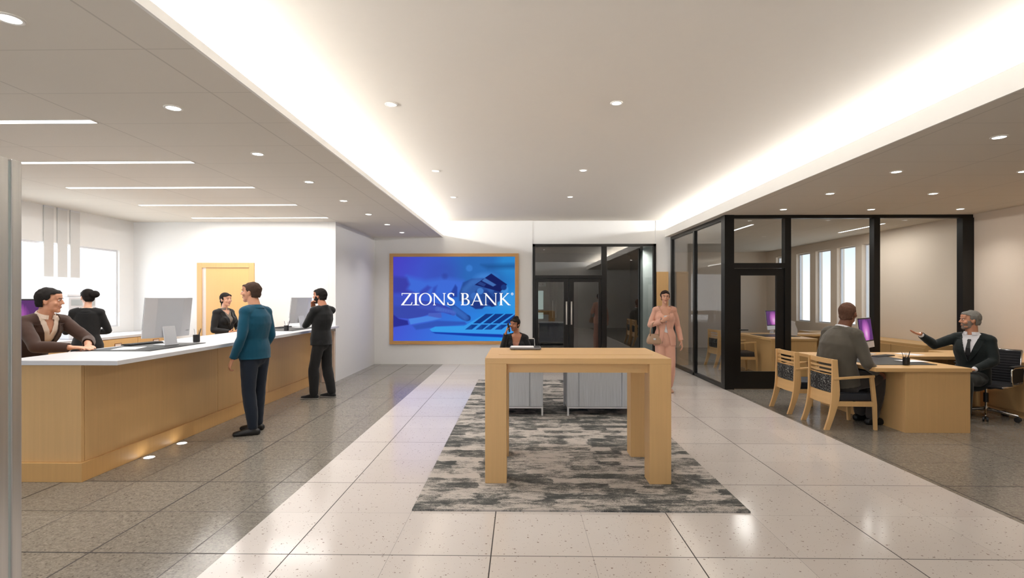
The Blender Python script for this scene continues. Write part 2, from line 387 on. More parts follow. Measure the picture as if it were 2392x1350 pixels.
# ---------------------------------------------------------------- serif capitals (unit height, drawn from strokes)
def glyph(mb, ch, x, w, y=0.0, h=1.0, d0=0.0, d1=0.01, wt=1.0, mi=0):
    """letter in the XZ plane, x..x+w by y..y+h, extruded along Y from d0 to d1"""
    def P(pts): mb.prism([(x + a * w, y + b * h) for a, b in pts], 'y', d0, d1, mi)
    k = h / w
    th, tn = 0.125 * k * wt, 0.05 * wt            # thick vertical (fraction of w), thin horizontal (fraction of h)
    def vstem(a, b0=0.0, b1=1.0, t=th): P([(a - t / 2, b0), (a + t / 2, b0), (a + t / 2, b1), (a - t / 2, b1)])
    def serif(a, b, L=0.16 * k, up=True):
        s = 1 if up else -1
        P([(a - L, b), (a + L, b), (a + L, b + s * .018), (a + L * .45, b + s * .06), (a - L * .45, b + s * .06), (a - L, b + s * .018)])
    def st(p, q, t0, t1=None):
        t1 = t0 if t1 is None else t1
        P([(p[0] - t0 / 2, p[1]), (p[0] + t0 / 2, p[1]), (q[0] + t1 / 2, q[1]), (q[0] - t1 / 2, q[1])])
    def arc(cx, cy, rx, ry, a0, a1, tx, ty, n=24):
        for i in range(n):
            A, B = [math.radians(a0 + (a1 - a0) * t / n) for t in (i, i + 1)]
            q = []
            for an, inner in ((A, 0), (B, 0), (B, 1), (A, 1)):
                q.append((cx + (rx - inner * tx) * math.cos(an), cy + (ry - inner * ty) * math.sin(an)))
            P(q)
    if ch == 'Z':
        P([(.08, .94), (.92, .94), (.98, 1.0), (.05, 1.0)]); P([(.05, 1.0), (.10, 1.0), (.115, .80), (.075, .80)])
        st((.12, .04), (.86, .96), th * 1.15); P([(0, 0), (.95, 0), (.95, .06), (.02, .06)]); P([(.95, 0), (1.02, .26), (.975, .26), (.86, .04)])
    elif ch == 'I':
        vstem(.5); serif(.5, 0, .30 * k); serif(.5, 1, .30 * k, False)
    elif ch == 'O':
        arc(.5, .5, .5, .515, 0, 360, th * .95, .055, 48)
    elif ch == 'N':
        vstem(.15, .0, .97, tn * k * 1.1); vstem(.86, .0, 1, tn * k * 1.1); st((.86, 0), (.12, .985), th * 1.05)
        serif(.15, 0, .12 * k); serif(.86, 1, .12 * k, False); P([(0, .97), (.2, .97), (.2, 1), (0, 1)])
    elif ch == 'S':
        kp = [(.88, .80, .05), (.80, .93, .07), (.56, .985, .10), (.26, .93, .30), (.13, .77, .55), (.24, .62, .85), (.52, .51, 1.0), (.80, .39, .9), (.91, .24, .6), (.78, .07, .32), (.46, .015, .10), (.18, .06, .07), (.05, .22, .05)]
        cen = []
        for i in range(len(kp) - 1):
            p0, p1, p2, p3 = kp[max(0, i - 1)], kp[i], kp[i + 1], kp[min(len(kp) - 1, i + 2)]
            for j in range(5):
                t = j / 5; cen.append([.5 * (2 * p1[q] + (p2[q] - p0[q]) * t + (2 * p0[q] - 5 * p1[q] + 4 * p2[q] - p3[q]) * t * t + (3 * p1[q] - p0[q] - 3 * p2[q] + p3[q]) * t ** 3) for q in range(3)])
        cen.append(list(kp[-1])); L_ = []; R_ = []
        for i, c in enumerate(cen):
            a_, b_ = cen[max(0, i - 1)], cen[min(len(cen) - 1, i + 1)]; tx, ty = (b_[0] - a_[0]) * w, (b_[1] - a_[1]) * h; m_ = math.hypot(tx, ty) or 1; wd = (.028 + .048 * max(0, c[2])) * wt * h
            L_.append((c[0] - ty / m_ * wd / w, c[1] + tx / m_ * wd / h)); R_.append((c[0] + ty / m_ * wd / w, c[1] - tx / m_ * wd / h))
        for i in range(len(cen) - 1): P([L_[i], L_[i + 1], R_[i + 1], R_[i]])
        P([(.85, .76), (.91, .76), (.93, .99), (.88, .99)]); P([(.02, .03), (.07, .01), (.10, .24), (.02, .24)])
    elif ch == 'B':
        vstem(.2); P([(0, 0), (.55, 0), (.55, .055), (0, .055)]); P([(0, .945), (.5, .945), (.5, 1), (0, 1)]); P([(.2, .49), (.55, .49), (.55, .54), (.2, .54)])
        arc(.5, .765, .36, .235, -90, 90, th, .055, 18); arc(.53, .27, .45, .27, -90, 90, th, .055, 18)
    elif ch == 'A':
        st((.12, 0), (.50, 1.0), tn * k * 1.1); st((.86, 0), (.49, 1.0), th * 1.1, th * .8); P([(.26, .32), (.72, .32), (.72, .37), (.26, .37)])
        serif(.11, 0, .11 * k); serif(.87, 0, .14 * k)
    elif ch == 'K':
        vstem(.2); serif(.2, 0, .15 * k); serif(.2, 1, .15 * k, False); st((.26, .46), (.80, .97), tn * k * 1.5); st((.93, .0), (.34, .56), th * 1.15)
        serif(.80, 1, .11 * k, False); P([(.85, 0), (1.06, 0), (1.06, .03), (.98, .06)])

# ---------------------------------------------------------------- entry glazing and its doors
def frame_rect(mb, x0, x1, y0, y1, z0, z1, t):
    return mb.box(x0, x0 + t, y0, y1, z0, z1).box(x1 - t, x1, y0, y1, z0, z1).box(x0 + t, x1 - t, y0, y1, z0, z0 + t).box(x0 + t, x1 - t, y0, y1, z1 - t, z1)
def X12(px, Y=YF): return atY(px, 700, Y).x
def Z12(py, Y=YF): return atY(1400, py, Y).z
fr = MB(); ya, yb = YF - .03, YF + .07
fr.box(xe0, xe0 + .06, ya, yb, 0, ZE).box(xe1 - .06, xe1, ya, yb, 0, ZE).box(xe0, xe1, ya, yb, ZE - .06, ZE)
fr.box(X12(1405), X12(1417), ya, yb, 0, ZE - .06).box(X12(1417), xe1 - .06, ya, yb, 0, .06)
ztr0, ztr1 = Z12(650), Z12(643)
fr.box(xe0 + .06, X12(1405), ya, yb, ztr0, ztr1)
ent = struct(fr, 'window_7', M['black'], 'black framed entry glazing in the far wall')
MB().box(xe0 + .06, X12(1405), YF + .01, YF + .02, ztr1, ZE - .06).build('pane', M['glassdoor'], ent)
MB().box(X12(1417), xe1 - .06, YF + .01, YF + .02, .06, ZE - .06).build('pane', M['glassdoor'], ent)
def glazed_leaf(name, x0, x1, y, z1, stiles, top, bot, glassm, label, handle_x=None, sill=.01, parts=True):
    sl, sr = stiles if isinstance(stiles, tuple) else (stiles, stiles)
    o = MB().box(x0, x0 + sl, y, y + .045, sill, z1).box(x1 - sr, x1, y, y + .045, sill, z1).box(x0 + sl, x1 - sr, y, y + .045, sill, bot).box(x0 + sl, x1 - sr, y, y + .045, z1 - top, z1).build(name, M['black'])
    tag(o, label, kind='structure')
    MB().box(x0 + sl, x1 - sr, y + .018, y + .026, bot, z1 - top).build('pane', glassm, o)
    if handle_x is not None:
        h = MB(); h.tube([(handle_x, y - .05, .92), (handle_x, y - .05, 1.45)], .018, 12)
        h.tube([(handle_x, y - .05, 1.0), (handle_x, y + .005, 1.0)], .009, 8); h.tube([(handle_x, y - .05, 1.37), (handle_x, y + .005, 1.37)], .009, 8)
        h.build('door_handle', M['steelwhite'], o, smooth=True)
    return o
M['steelwhite'] = plain('brushed_handle', rgb(215, 212, 206), 0.3, 0.3)
dx0, dxm, dx1 = xe0 + .065, X12(1328.5), X12(1404.5)
glazed_leaf('door_1', dx0, dxm - .003, YF, ztr0 - .005, (.065, .115), .08, .26, M['glassdoor'], 'left leaf of the black glass entry doors', X12(1323))
glazed_leaf('door_2', dxm + .003, dx1, YF, ztr0 - .005, (.115, .065), .08, .26, M['glassdoor'], 'right leaf of the black glass entry doors', X12(1334.5))
# outer pair of doors at the back of the vestibule
YV = YO - .35
for nm, a, b, hx in (('door_3', 1236, 1293.5, 1290.5), ('door_4', 1294, 1350, 1298)):
    glazed_leaf(nm, X12(a, YV), X12(b, YV), YV, 2.2, .13, .14, .32, M['glassdoor'], 'outer entry door seen through the %s entry leaf' % ('left' if nm == 'door_3' else 'right'), X12(hx, YV))
struct(MB().box(-2.4, X12(1236, YV), YV, YV + .05, 0, 2.8).box(X12(1350, YV), 3.3, YV, YV + .05, 0, 2.8).box(X12(1236, YV), X12(1350, YV), YV, YV + .05, 2.2, 2.8), 'wall_vestibule_front', M['wall_dark'])
# small white sign reading NK
sx0, sx1, sz0, sz1 = X12(1258, YV), X12(1275, YV), Z12(669, YV), Z12(659.5, YV)
sg = MB().box(sx0, sx1, YV - .03, YV - .01, sz0, sz1).build('sign_board', M['paper'])
tag(sg, 'small white sign board with dark NK letters behind the entry glass', 'sign')
ww = (sx1 - sx0); lt = MB()
glyph(lt, 'N', sx0 + ww * .02, ww * .36, sz0 + .028, (sz1 - sz0) * .55, YV - .036, YV - .030, 1.2)
lt.build('letter', M['blackpl'], sg); lt = MB()
glyph(lt, 'K', sx0 + ww * .46, ww * .34, sz0 + .028, (sz1 - sz0) * .55, YV - .036, YV - .030, 1.2)
lt.build('letter', M['blackpl'], sg)
gl_ = MB().box(X12(1262, YO), X12(1330, YO), YO - .03, YO - .005, .5, 1.95)

# wooden doors
def wood_door(name, x0, x1, y, z1, label, fw=.09, gap=0.0):
    o = MB().box(x0, x0 + fw, y - .03, y + .001, 0, z1).box(x1 - fw, x1, y - .03, y + .001, 0, z1).box(x0 + fw, x1 - fw, y - .03, y + .001, z1 - fw, z1).build(name, M['wood'], bevel=.003)
    tag(o, label, kind='structure')
    if gap: MB().box(x0 + fw, x0 + fw + gap, y - .012, y, 0, z1 - fw).build('side_strip', M['pale_strip'], o)
    MB().box(x0 + fw + gap, x1 - fw, y - .016, y, .01, z1 - fw - .005).build('door_panel', M['wood_door'], o, bevel=.003)
    h = MB().tube([(x1 - fw - .06, y - .016, 1.0), (x1 - fw - .06, y - .06, 1.0), (x1 - fw - .17, y - .06, 1.0)], .01, 8); h.build('door_handle', M['steel'], o, smooth=True)
    return o
M['pale_strip'] = plain('pale_glazing_strip', rgb(222, 208, 200), 0.4)
M['wood_door'] = wood('maple_door_veneer', rgb(222, 180, 120), contrast=.05)
wood_door('door_5', atY(462, 700, YT).x, atY(595, 700, YT).x, YT - .001, atY(500, 614, YT).z, 'maple door in the wall behind the tellers', gap=.07)
o = MB().box(atY(1534, 700, YF - .06).x, atY(1561.5, 700, YF - .06).x, YF - .06, YF - .002, 0, atY(1540, 635, YF).z).build('door_6', M['wood'], bevel=.003)
tag(o, 'narrow maple door panel between the entry glazing and the glass office', kind='structure')

# ---------------------------------------------------------------- glass office
GX = 3.44
def Yside(px): return atX(px, 700, GX).y
s = MB()
ym = Yside(1620)
s.box(GX, GX + .08, YF - .09, YF - .005, 0, ZL).box(GX, GX + .07, ym - .04, ym + .04, 0, ZL - .07)
s.box(GX, GX + .08, YG + .1, YF - .09, ZL - .07, ZL - .001).box(GX, GX + .08, YG + .1, YF - .09, 0, .055)
gs = struct(s, 'wall_office_glass_side', M['black'], 'black framed side glazing of the office, facing the lobby aisle')
MB().box(GX + .03, GX + .04, YG + .16, ym - .04, .055, ZL - .07).build('pane', M['glass'], gs)
MB().box(GX + .03, GX + .04, ym + .04, YF - .09, .055, ZL - .07).build('pane', M['glass'], gs)
def Xg(px): return atY(px, 700, YG).x
def Zg(py): return atY(2000, py, YG).z
s = MB(); a0, a1 = YG, YG + .12
xd1 = Xg(1840)
s.box(GX - .015, Xg(1715), a0, YG + .16, 0, ZL - .001)
s.box(Xg(1715), XE, a0 + .02, a1, ZL - .055, ZL - .001)
s.box(Xg(1834), Xg(1848), a0, a1, 0, ZL - .055)
s.box(Xg(2042), Xg(2056), a0, a1, 0, ZL - .055)
s.box(Xg(2249), XE - .001, a0, a1, 0, ZL - .055)
s.box(Xg(1715), Xg(1834), a0, a1, Zg(626), Zg(614))
s.box(Xg(1848), Xg(2042), a0 + .02, a1, 0, .07).box(Xg(2056), Xg(2249), a0 + .02, a1, 0, .07)
gf = struct(s, 'wall_office_glass_front', M['black'], 'black framed front glazing of the office behind the desks')
for a, b, z0, z1 in ((1715, 1834, Zg(614), ZL - .055), (1848, 2042, .07, ZL - .055), (2056, 2249, .07, ZL - .055)):
    MB().box(Xg(a), Xg(b), a0 + .06, a0 + .07, z0, z1).build('pane', M['glass'], gf)
d = MB(); x0, x1 = Xg(1715) + .004, Xg(1834) - .004; z1 = Zg(626) - .006; yy = YG + .03
xl, xr, zb, zt = Xg(1732), Xg(1816), Zg(869), Zg(643)
d.box(x0, xl, yy, yy + .05, .01, z1).box(xr, x1, yy, yy + .05, .01, z1).box(xl, xr, yy, yy + .05, .01, zb).box(xl, xr, yy, yy + .05, zt, z1)
do = struct(d, 'door_7', M['black'], 'black framed glass office door left of the two wooden chairs')
MB().box(xl, xr, yy + .02, yy + .03, zb, zt).build('pane', M['glass'], do)
MB().tube([(x0 + .1, yy, 1.0), (x0 + .1, yy - .05, 1.0), (x0 + .22, yy - .05, 1.0)], .01, 8).build('door_handle', M['black'], do, smooth=True)

# metal partition at the left edge of the picture
px_ = 2.05
pn = atX(0, 700, -px_); pf = atX(51.5, 700, -px_); sm = atX(24, 700, -px_)
ztop = atX(51.5, 378, -px_).z
o = MB().box(-px_ - .9, -px_, 1.2, sm.y - .006, 0, ztop).box(-px_ - .9, -px_, sm.y + .006, pf.y, 0, ztop).build('metal_partition', M['brush'], bevel=.004)
tag(o, 'brushed steel partition end standing at the left edge beside the teller counter', 'partition')
MB().box(-px_ - .89, -px_ - .004, sm.y - .006, sm.y + .006, 0, ztop - .01).build('light_seam', M['seam_light'], o)

# plain pale grey vertical strips on the wall at the teller window
M['blind'] = plain('pale_grey_blind', rgb(206, 206, 205), 0.8, var=.02)
for i, (a, b) in enumerate(((105, 128), (137, 160), (167, 189))):
    y0, y1 = atX(a, 560, XW + .03).y, atX(b, 560, XW + .03).y; zb = 1.86
    o = MB().box(XW + .004, XW + .014, y0, y1, zb, ZL - .02).build('blind_strip', M['blind'])
    tag(o, 'pale grey strip hanging over the teller window, %s of three' % ('leftmost', 'middle', 'rightmost')[i], 'blind', 'grey strips at the teller window')
    MB().box(XW + .001, XW + .018, y0, y1, ZL - .03, ZL - .001).build('head_rail', M['alu'], o)

# ---------------------------------------------------------------- lights in the ceilings
ordn = ['first', 'second', 'third', 'fourth', 'fifth', 'sixth', 'seventh', 'eighth']
SPOTS = []
def downlight(x, y, z, r, label, group, power=1.0):
    t = empty('downlight', (x, y, z)); tag(t, label, 'ceiling light', group)
    n = 32; rg = MB()
    prof = [(r * .74, -.001), (r * .78, -.006), (r, -.006), (r * 1.02, -.001)]
    rg.rings([[(q * math.cos(2 * math.pi * i / n), q * math.sin(2 * math.pi * i / n), h) for i in range(n)] for q, h in prof], cap=False)
    rg.build('trim_ring', M['trimring'], t, smooth=True)
    MB().cyl((0, 0, -.004), r * .76, .003, 32).build('lens', M['lamp'], t)
    SPOTS.append((x, y, z - .03, power)); return t
M['trimring'] = plain('white_lamp_trim', rgb(225, 222, 216), 0.5, var=.01)
LYs = []
for i, (px, py) in enumerate(((20, 42), (396, 251), (597, 359), (718, 426), (799, 470), (858, 501), (903, 525), (937, 548))):
    p = atZ(px, py, ZL); yy = 2.62 + 1.222 * i if i < 7 else 11.0
    downlight(-2.53, 2.55 + 1.225 * i, ZL, .062, '%s downlight from the camera in the row above the teller customers' % ordn[i], 'downlights in front of the teller counter')
for x, sd in ((-1.18, 'left'), (.87, 'right')):
    for i, y in enumerate((4.76, 7.28, 9.2)):
        downlight(x, y, ZU, .055, '%s downlight from the camera in the %s row of the raised ceiling' % (ordn[i], sd), 'downlights in the raised ceiling', 1.0)
RR = {0: ((2334, 320), (2094, 401), (1939, 452), (1830, 489)), 1: ((2392, 400), (2180, 452), (2035, 489)), 2: ((2243, 488),)}
for c, pts in RR.items():
    for i, (px, py) in enumerate(pts):
        p = atZ(px, py, ZL)
        downlight(p.x, p.y, ZL, .062, '%s downlight from the camera, %s row over the right seating area' % (ordn[i], ('left', 'middle', 'right')[c]) if c < 2 else 'lone downlight at the right end, near the corner of the office glazing', 'downlights over the right seating area')
LEDS = []
def led(x0, x1, y0, y1, z, label, group):
    o = MB().box(x0, x1, y0, y1, z - .004, z + .003).build('linear_light', M['trimring']); tag(o, label, 'ceiling light', group)
    MB().box(x0 + .008, x1 - .008, y0 + .008, y1 - .008, z - .006, z - .0035).build('diffuser', M['led'], o)
    LEDS.append(((x0 + x1) / 2, (y0 + y1) / 2, z - .02, x1 - x0, y1 - y0))
for i in range(5):
    yc = atZ((228, 455, 597, 694, 790)[i], (283, 378, 437, 478, 508)[i], ZL).y
    led(-5.72, -3.34, yc - .04, yc + .04, ZL, '%s slim linear light from the camera over the tellers' % ordn[i], 'linear lights over the teller counter')
led(4.37, 4.43, 10.0, 11.3, ZL, 'slim linear light in the office ceiling above the glass door', 'linear lights in the office ceiling')
led(6.77, 6.83, 9.9, 11.3, ZL, 'slim linear light in the office ceiling near the tall windows', 'linear lights in the office ceiling')
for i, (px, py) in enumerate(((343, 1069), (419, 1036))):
    p = atZ(px, py, 0); q = empty('floor_light', (max(p.x, -3.585), p.y, 0)); tag(q, 'glowing disc made as a floor glint at the counter plinth, %s' % ('nearer to the camera', 'farther from the camera')[i], 'floor glint', 'floor glints')
    MB().cyl((0, 0, 0), .052, .004, 28).build('ring', M['trimring'], q); MB().cyl((0, 0, .004), .044, .001, 28).build('lens', M['lamp'], q)  # bright glint on the floor put in as an added glowing disc
downlight(2.9, 12.62, ZL - .03, .06, 'added downlight brightening the white pillar behind the entry glass', 'added downlights in the entry vestibule', 3.0)  # extra lamp put in so the pillar shows bright through the glass
# cove strips (inside the coves, behind the lips)
for nm, x in (('left', -2.20), ('right', 3.66)):
    o = MB().box(x - .02, x + .02, YB + .1, YF - .05, ZL + .055, ZL + .075).build('cove_light', M['cove'])
    tag(o, 'long hidden strip lamp in the %s ceiling cove' % nm, 'strip light')

# ---------------------------------------------------------------- carpet
ca, cb = atZ(966, 1190), atZ(1748, 1197)
o = MB().box(-.787, 1.651, 3.785, 9.75, .0, .012).build('carpet', M['carpet']); tag(o, 'grey and cream patterned carpet running under the tall table', 'carpet')

# ---------------------------------------------------------------- big screen
sy = YF
fx0, fx1, fz0, fz1 = atY(911, 700, sy).x, atY(1211.5, 700, sy).x, atY(1000, 804, sy).z, atY(1000, 592.5, sy).z
ix0, ix1, iz0, iz1 = atY(919.5, 700, sy).x, atY(1203, 700, sy).x, atY(1000, 796, sy).z, atY(1000, 600, sy).z
M['wood_frame'] = wood('oak_screen_frame', rgb(196, 150, 92), 'x')
sc_ = MB().box(fx0, fx1, sy - .05, sy, fz0, iz0).box(fx0, fx1, sy - .05, sy, iz1, fz1).box(fx0, ix0, sy - .05, sy, iz0, iz1).box(ix1, fx1, sy - .05, sy, iz0, iz1).build('wall_screen', M['wood_frame'], bevel=.002)
tag(sc_, 'large wall screen with a blue hands and laptop picture in a wooden frame', 'screen')
# the picture: soft painted shapes on a fine grid, in the coordinates u 360..1632, v 180..1062
NX, NY = 330, 228
U, V = np.meshgrid(np.linspace(360, 1632, NX), np.linspace(1062, 180, NY))
def srgb2lin(a): a = a / 255.0; return np.where(a <= .04045, a / 12.92, ((a + .055) / 1.055) ** 2.4)
s_, t_ = (U - 360) / 1272, (V - 180) / 882
c00, c10, c01, c11 = [np.array(c, float) for c in ((76, 66, 196), (38, 138, 214), (72, 92, 216), (34, 160, 242))]
img = ((c00 * (1 - s_)[..., None] + c10 * s_[..., None]) * (1 - t_)[..., None] + (c01 * (1 - s_)[..., None] + c11 * s_[..., None]) * t_[..., None])
def poly_sd(pts):
    pts = np.array(pts, float); d = np.full(U.shape, 1e9); inside = np.zeros(U.shape, bool); n = len(pts)
    for i in range(n):
        a, b = pts[i], pts[(i + 1) % n]; e = b - a; w0, w1 = U - a[0], V - a[1]
        t = np.clip((w0 * e[0] + w1 * e[1]) / (e @ e + 1e-9), 0, 1)
        d = np.minimum(d, (w0 - e[0] * t) ** 2 + (w1 - e[1] * t) ** 2)
        if abs(b[1] - a[1]) > 1e-9:
            cnd = (a[1] > V) != (b[1] > V); inside ^= cnd & (U < (b[0] - a[0]) * (V - a[1]) / (b[1] - a[1]) + a[0])
    return np.where(inside, 1, -1) * np.sqrt(d)
def paint(pts, col, blur=6, alpha=1.0):
    global img
    m = np.clip(poly_sd(pts) / blur + .5, 0, 1)[..., None] * alpha
    img = img * (1 - m) + np.array(col, float) * m
def blob(cx, cy, r, col, blur=20, alpha=1.0, ry=None):
    global img
    m = np.clip((1 - np.sqrt(((U - cx) / r) ** 2 + ((V - cy) / (ry or r)) ** 2)) * r / blur + .5, 0, 1)[..., None] * alpha
    img = img * (1 - m) + np.array(col, float) * m
blob(1300, 330, 330, (46, 104, 178), 260, .7); blob(880, 370, 170, (62, 74, 176), 160, .45); blob(1580, 250, 130, (46, 140, 214), 110, .8)
paint([(1280, 265), (1640, 255), (1640, 300), (1350, 305)], (30, 78, 140), 50, .7)
paint([(500, 380), (700, 430), (900, 400), (1090, 430), (1110, 560), (900, 580), (500, 560)], (66, 112, 222), 60, .9)
paint([(350, 380), (500, 400), (530, 470), (500, 520), (580, 560), (350, 575)], (62, 66, 172), 40)
paint([(640, 540), (720, 480), (760, 500), (700, 570), (640, 580)], (58, 70, 178), 26, .8)
paint([(780, 500), (820, 480), (800, 560), (760, 560)], (54, 76, 182), 24, .8)
paint([(960, 560), (1010, 470), (1030, 500), (1030, 600), (960, 610)], (40, 66, 160), 16, .9)
blob(900, 385, 30, (52, 68, 160), 30, .6); blob(1155, 300, 34, (62, 128, 214), 18, .9); blob(1330, 400, 110, (74, 140, 222), 90, .7, 50)
paint([(1120, 620), (1640, 560), (1640, 740), (1200, 700)], (58, 152, 228), 60, .9)
paint([(1050, 560), (1090, 450), (1180, 410), (1300, 405), (1420, 470), (1520, 520), (1500, 600), (1420, 700), (1250, 700), (1050, 640)], (44, 82, 158), 16)
paint([(1090, 520), (1170, 430), (1300, 420), (1330, 480), (1230, 530), (1180, 640), (1080, 620)], (58, 104, 180), 30, .7)
paint([(1160, 690), (1230, 640), (1330, 690), (1290, 725), (1220, 728)], (36, 58, 132), 12)
paint([(1330, 600), (1430, 600), (1450, 690), (1390, 705), (1340, 670)], (30, 48, 116), 12)
blob(1520, 520, 42, (70, 150, 226), 16, .9)
for (x0, y0), (x1, y1), r0, c in (((1330, 640), (1250, 560), 34, (40, 76, 150)), ((1400, 640), (1330, 560), 32, (36, 66, 140)), ((1455, 620), (1440, 540), 30, (34, 62, 134)), ((1110, 560), (1240, 610), 40, (52, 96, 176))):
    for q in range(7): blob(x0 + (x1 - x0) * q / 6, y0 + (y1 - y0) * q / 6, r0, c, 8, .75)
for q in range(9): blob(1110 + 34 * q, 520 - 90 * math.sin(q / 8 * 3.14), 30, (66, 118, 196), 30, .45)
paint([(1385, 356), (1550, 470), (1478, 548), (1212, 474)], (24, 34, 98), 5)
paint([(1318, 402), (1438, 474), (1404, 492), (1286, 432)], (84, 140, 214), 7, .75)
paint([(1240, 466), (1270, 440), (1330, 468), (1310, 494)], (54, 88, 160), 8, .6)
blob(1270, 540, 34, (70, 128, 208), 10); blob(1205, 590, 34, (62, 112, 196), 12); blob(1515, 500, 30, (30, 60, 130), 10)
paint([(350, 590), (560, 630), (760, 650), (900, 690), (1010, 745), (1022, 775), (990, 796), (880, 762), (760, 775), (640, 815), (520, 830), (420, 822), (350, 800)], (60, 76, 176), 8)
paint([(350, 560), (460, 560), (640, 640), (420, 700), (350, 690)], (66, 84, 196), 40, .8)
paint([(900, 660), (980, 665), (1070, 735), (1160, 800), (1168, 845), (1130, 858), (1080, 840), (1020, 800), (1010, 760)], (46, 88, 172), 7)
blob(1140, 822, 30, (36, 66, 140), 10); blob(990, 770, 28, (72, 104, 196), 10, .8)
paint([(730, 770), (860, 768), (868, 815), (800, 830), (720, 812)], (78, 100, 196), 10)
for q in range(12): blob(640 + 32 * q, 690 + 6.5 * q, 34 - q * .7, (70 - q, 88, 190), 18, .55)
for q in range(8): blob(820 + 26 * q, 726 + 5 * q, 25 - q, (84, 116, 208), 12, .5)
for q in range(9): blob(1000 + 16 * q, 725 + 12.5 * q, 25, (58, 108, 194), 14, .55)
paint([(520, 832), (720, 800), (860, 826), (760, 850), (540, 890)], (78, 136, 232), 12)
paint([(350, 780), (420, 830), (510, 850), (520, 892), (350, 920)], (46, 50, 150), 12)
paint([(560, 900), (820, 850), (1110, 860), (1130, 890), (860, 910), (600, 945)], (52, 84, 182), 18, .85)
paint([(740, 940), (800, 912), (1100, 905), (1300, 790), (1640, 770), (1640, 1000), (1500, 1005), (770, 970)], (58, 158, 240), 8)
paint([(760, 968), (1480, 992), (1640, 1010), (1640, 1030), (1200, 1012), (800, 985)], (26, 62, 170), 10)
for k, (a, b, c, d) in enumerate(((1328, 1408, 1182, 1112), (1426, 1516, 1290, 1222), (1536, 1618, 1380, 1312), (1640, 1720, 1490, 1422))):
    paint([(a, 778), (b, 778), (c + (b - c) * .38, 878), (d + (a - d) * .38, 878)], (22, 58, 132), 4)
    paint([(d + (a - d) * .30, 890), (c + (b - c) * .30, 890), (c, 942), (d, 942)], (24, 64, 142), 4)
    for q in range(4):
        v0 = 895 + q * 12; paint([(d + 16, v0), (c, v0), (c, v0 + 3), (d + 16, v0 + 3)], (58, 140, 220), 3, .7)
rgbv = srgb2lin(np.clip(img, 0, 255))
xs = np.linspace(ix0, ix1, NX); zs = np.linspace(iz0, iz1, NY); verts = [(x, sy - .03, z) for z in zs for x in xs]
faces = [(j * NX + i, j * NX + i + 1, (j + 1) * NX + i + 1, (j + 1) * NX + i) for j in range(NY - 1) for i in range(NX - 1)]
me = bpy.data.meshes.new('display'); me.from_pydata(verts, [], faces); ca_ = me.color_attributes.new('picture', 'FLOAT_COLOR', 'POINT')
buf = np.ones((NX * NY, 4), np.float32); buf[:, :3] = rgbv.reshape(-1, 3); ca_.data.foreach_set('color', buf.ravel())
g = G('display_picture'); g.n.remove(g.b); e = g.node('ShaderNodeEmission'); a = g.node('ShaderNodeAttribute', attribute_name='picture')
g.l.new(a.outputs['Color'], e.inputs[0]); e.inputs[1].default_value = SCR; g.l.new(e.outputs[0], g.out.inputs[0])
me.materials.append(g.m); o = bpy.data.objects.new('display', me); COL.objects.link(o); o.parent = sc_
bk = MB().box(ix0, ix1, sy - .028, sy - .004, iz0, iz1).build('display_back', M['blackpl'], sc_)
M['letters'] = emit('white_lettering', (1, 1, 1, 1), SCR * 1.1); kx = (ix1 - ix0) / 1272; kz = (iz1 - iz0) / 882
fu = lambda u: ix0 + (u - 360) * kx
fv = lambda v: iz1 - (v - 180) * kz
for ch, a, b in (('Z', 441, 558), ('I', 570, 624), ('O', 628, 764), ('N', 768, 914), ('S', 925, 1002), ('B', 1068, 1162), ('A', 1168, 1306), ('N', 1306, 1452), ('K', 1464, 1580)):
    lt = MB(); glyph(lt, ch, fu(a), (b - a) * kx, fv(688), 127 * kz, sy - .036, sy - .031, 1.25); lt.build('letter', M['letters'], sc_)
rg = MB(); n = 24; cx_, cz_ = fu(1603), fv(570)
for i in range(n):
    A, B = 2 * math.pi * i / n, 2 * math.pi * (i + 1) / n
    rg.prism([(cx_ + r * math.cos(q), cz_ + r * math.sin(q)) for r, q in ((.030, A), (.030, B), (.024, B), (.024, A))], 'y', sy - .036, sy - .031)
rg.box(cx_ - .011, cx_ - .006, sy - .036, sy - .031, cz_ - .015, cz_ + .015).box(cx_ - .008, cx_ + .009, sy - .036, sy - .031, cz_ + .010, cz_ + .015).box(cx_ - .008, cx_ + .009, sy - .036, sy - .031, cz_ - .003, cz_ + .002)
rg.box(cx_ + .006, cx_ + .011, sy - .036, sy - .031, cz_, cz_ + .013).bar((cx_, sy - .0335, cz_), (cx_ + .011, sy - .0335, cz_ - .015), .005, .005, (0, 1, 0))
rg.build('registered_mark', M['letters'], sc_)

# ---------------------------------------------------------------- teller counter
XC = -3.67; yc0 = atZ(187, 1127).y
ct = empty('teller_counter', (XC, yc0, 0)); tag(ct, 'long maple teller counter with a white ledge top on the left', 'counter')
L = YT - .004 - yc0
MB().box(-1.05, 0.0, 0, L, 0, .16).build('plinth', M['wood_dim'], ct, bevel=.003)
for a, b in ((.066, 2.01), (2.016, 3.30), (3.306, L)):
    MB().box(-.06, -.025, a, b, .16, .985).build('front_panel', M['wood'], ct, bevel=.002)
MB().box(-1.05, -.03, .03, .064, .16, .985).build('end_panel', M['wood'], ct, bevel=.002)
MB().box(-1.0, -.065, .065, L, .16, .93).build('carcass', M['wood_dim'], ct)
yt0 = atZ(274, 853, .99).y; xt1 = atZ(274, 853, .99).x
MB().box(-4.30 - XC, xt1 - XC, yt0 - yc0, L - .0, .988, 1.027).build('countertop', M['white'], ct, bevel=.003)
CT = 1.027
o = MB().box(XC + .05, XR0 - .005, YT - .06, YT - .003, 0, .93).build('end_return', plain('pinkish_panel', rgb(214, 192, 176), .6), bevel=.003)
tag(o, 'low pinkish end panel between the teller counter and the white wall', 'panel')

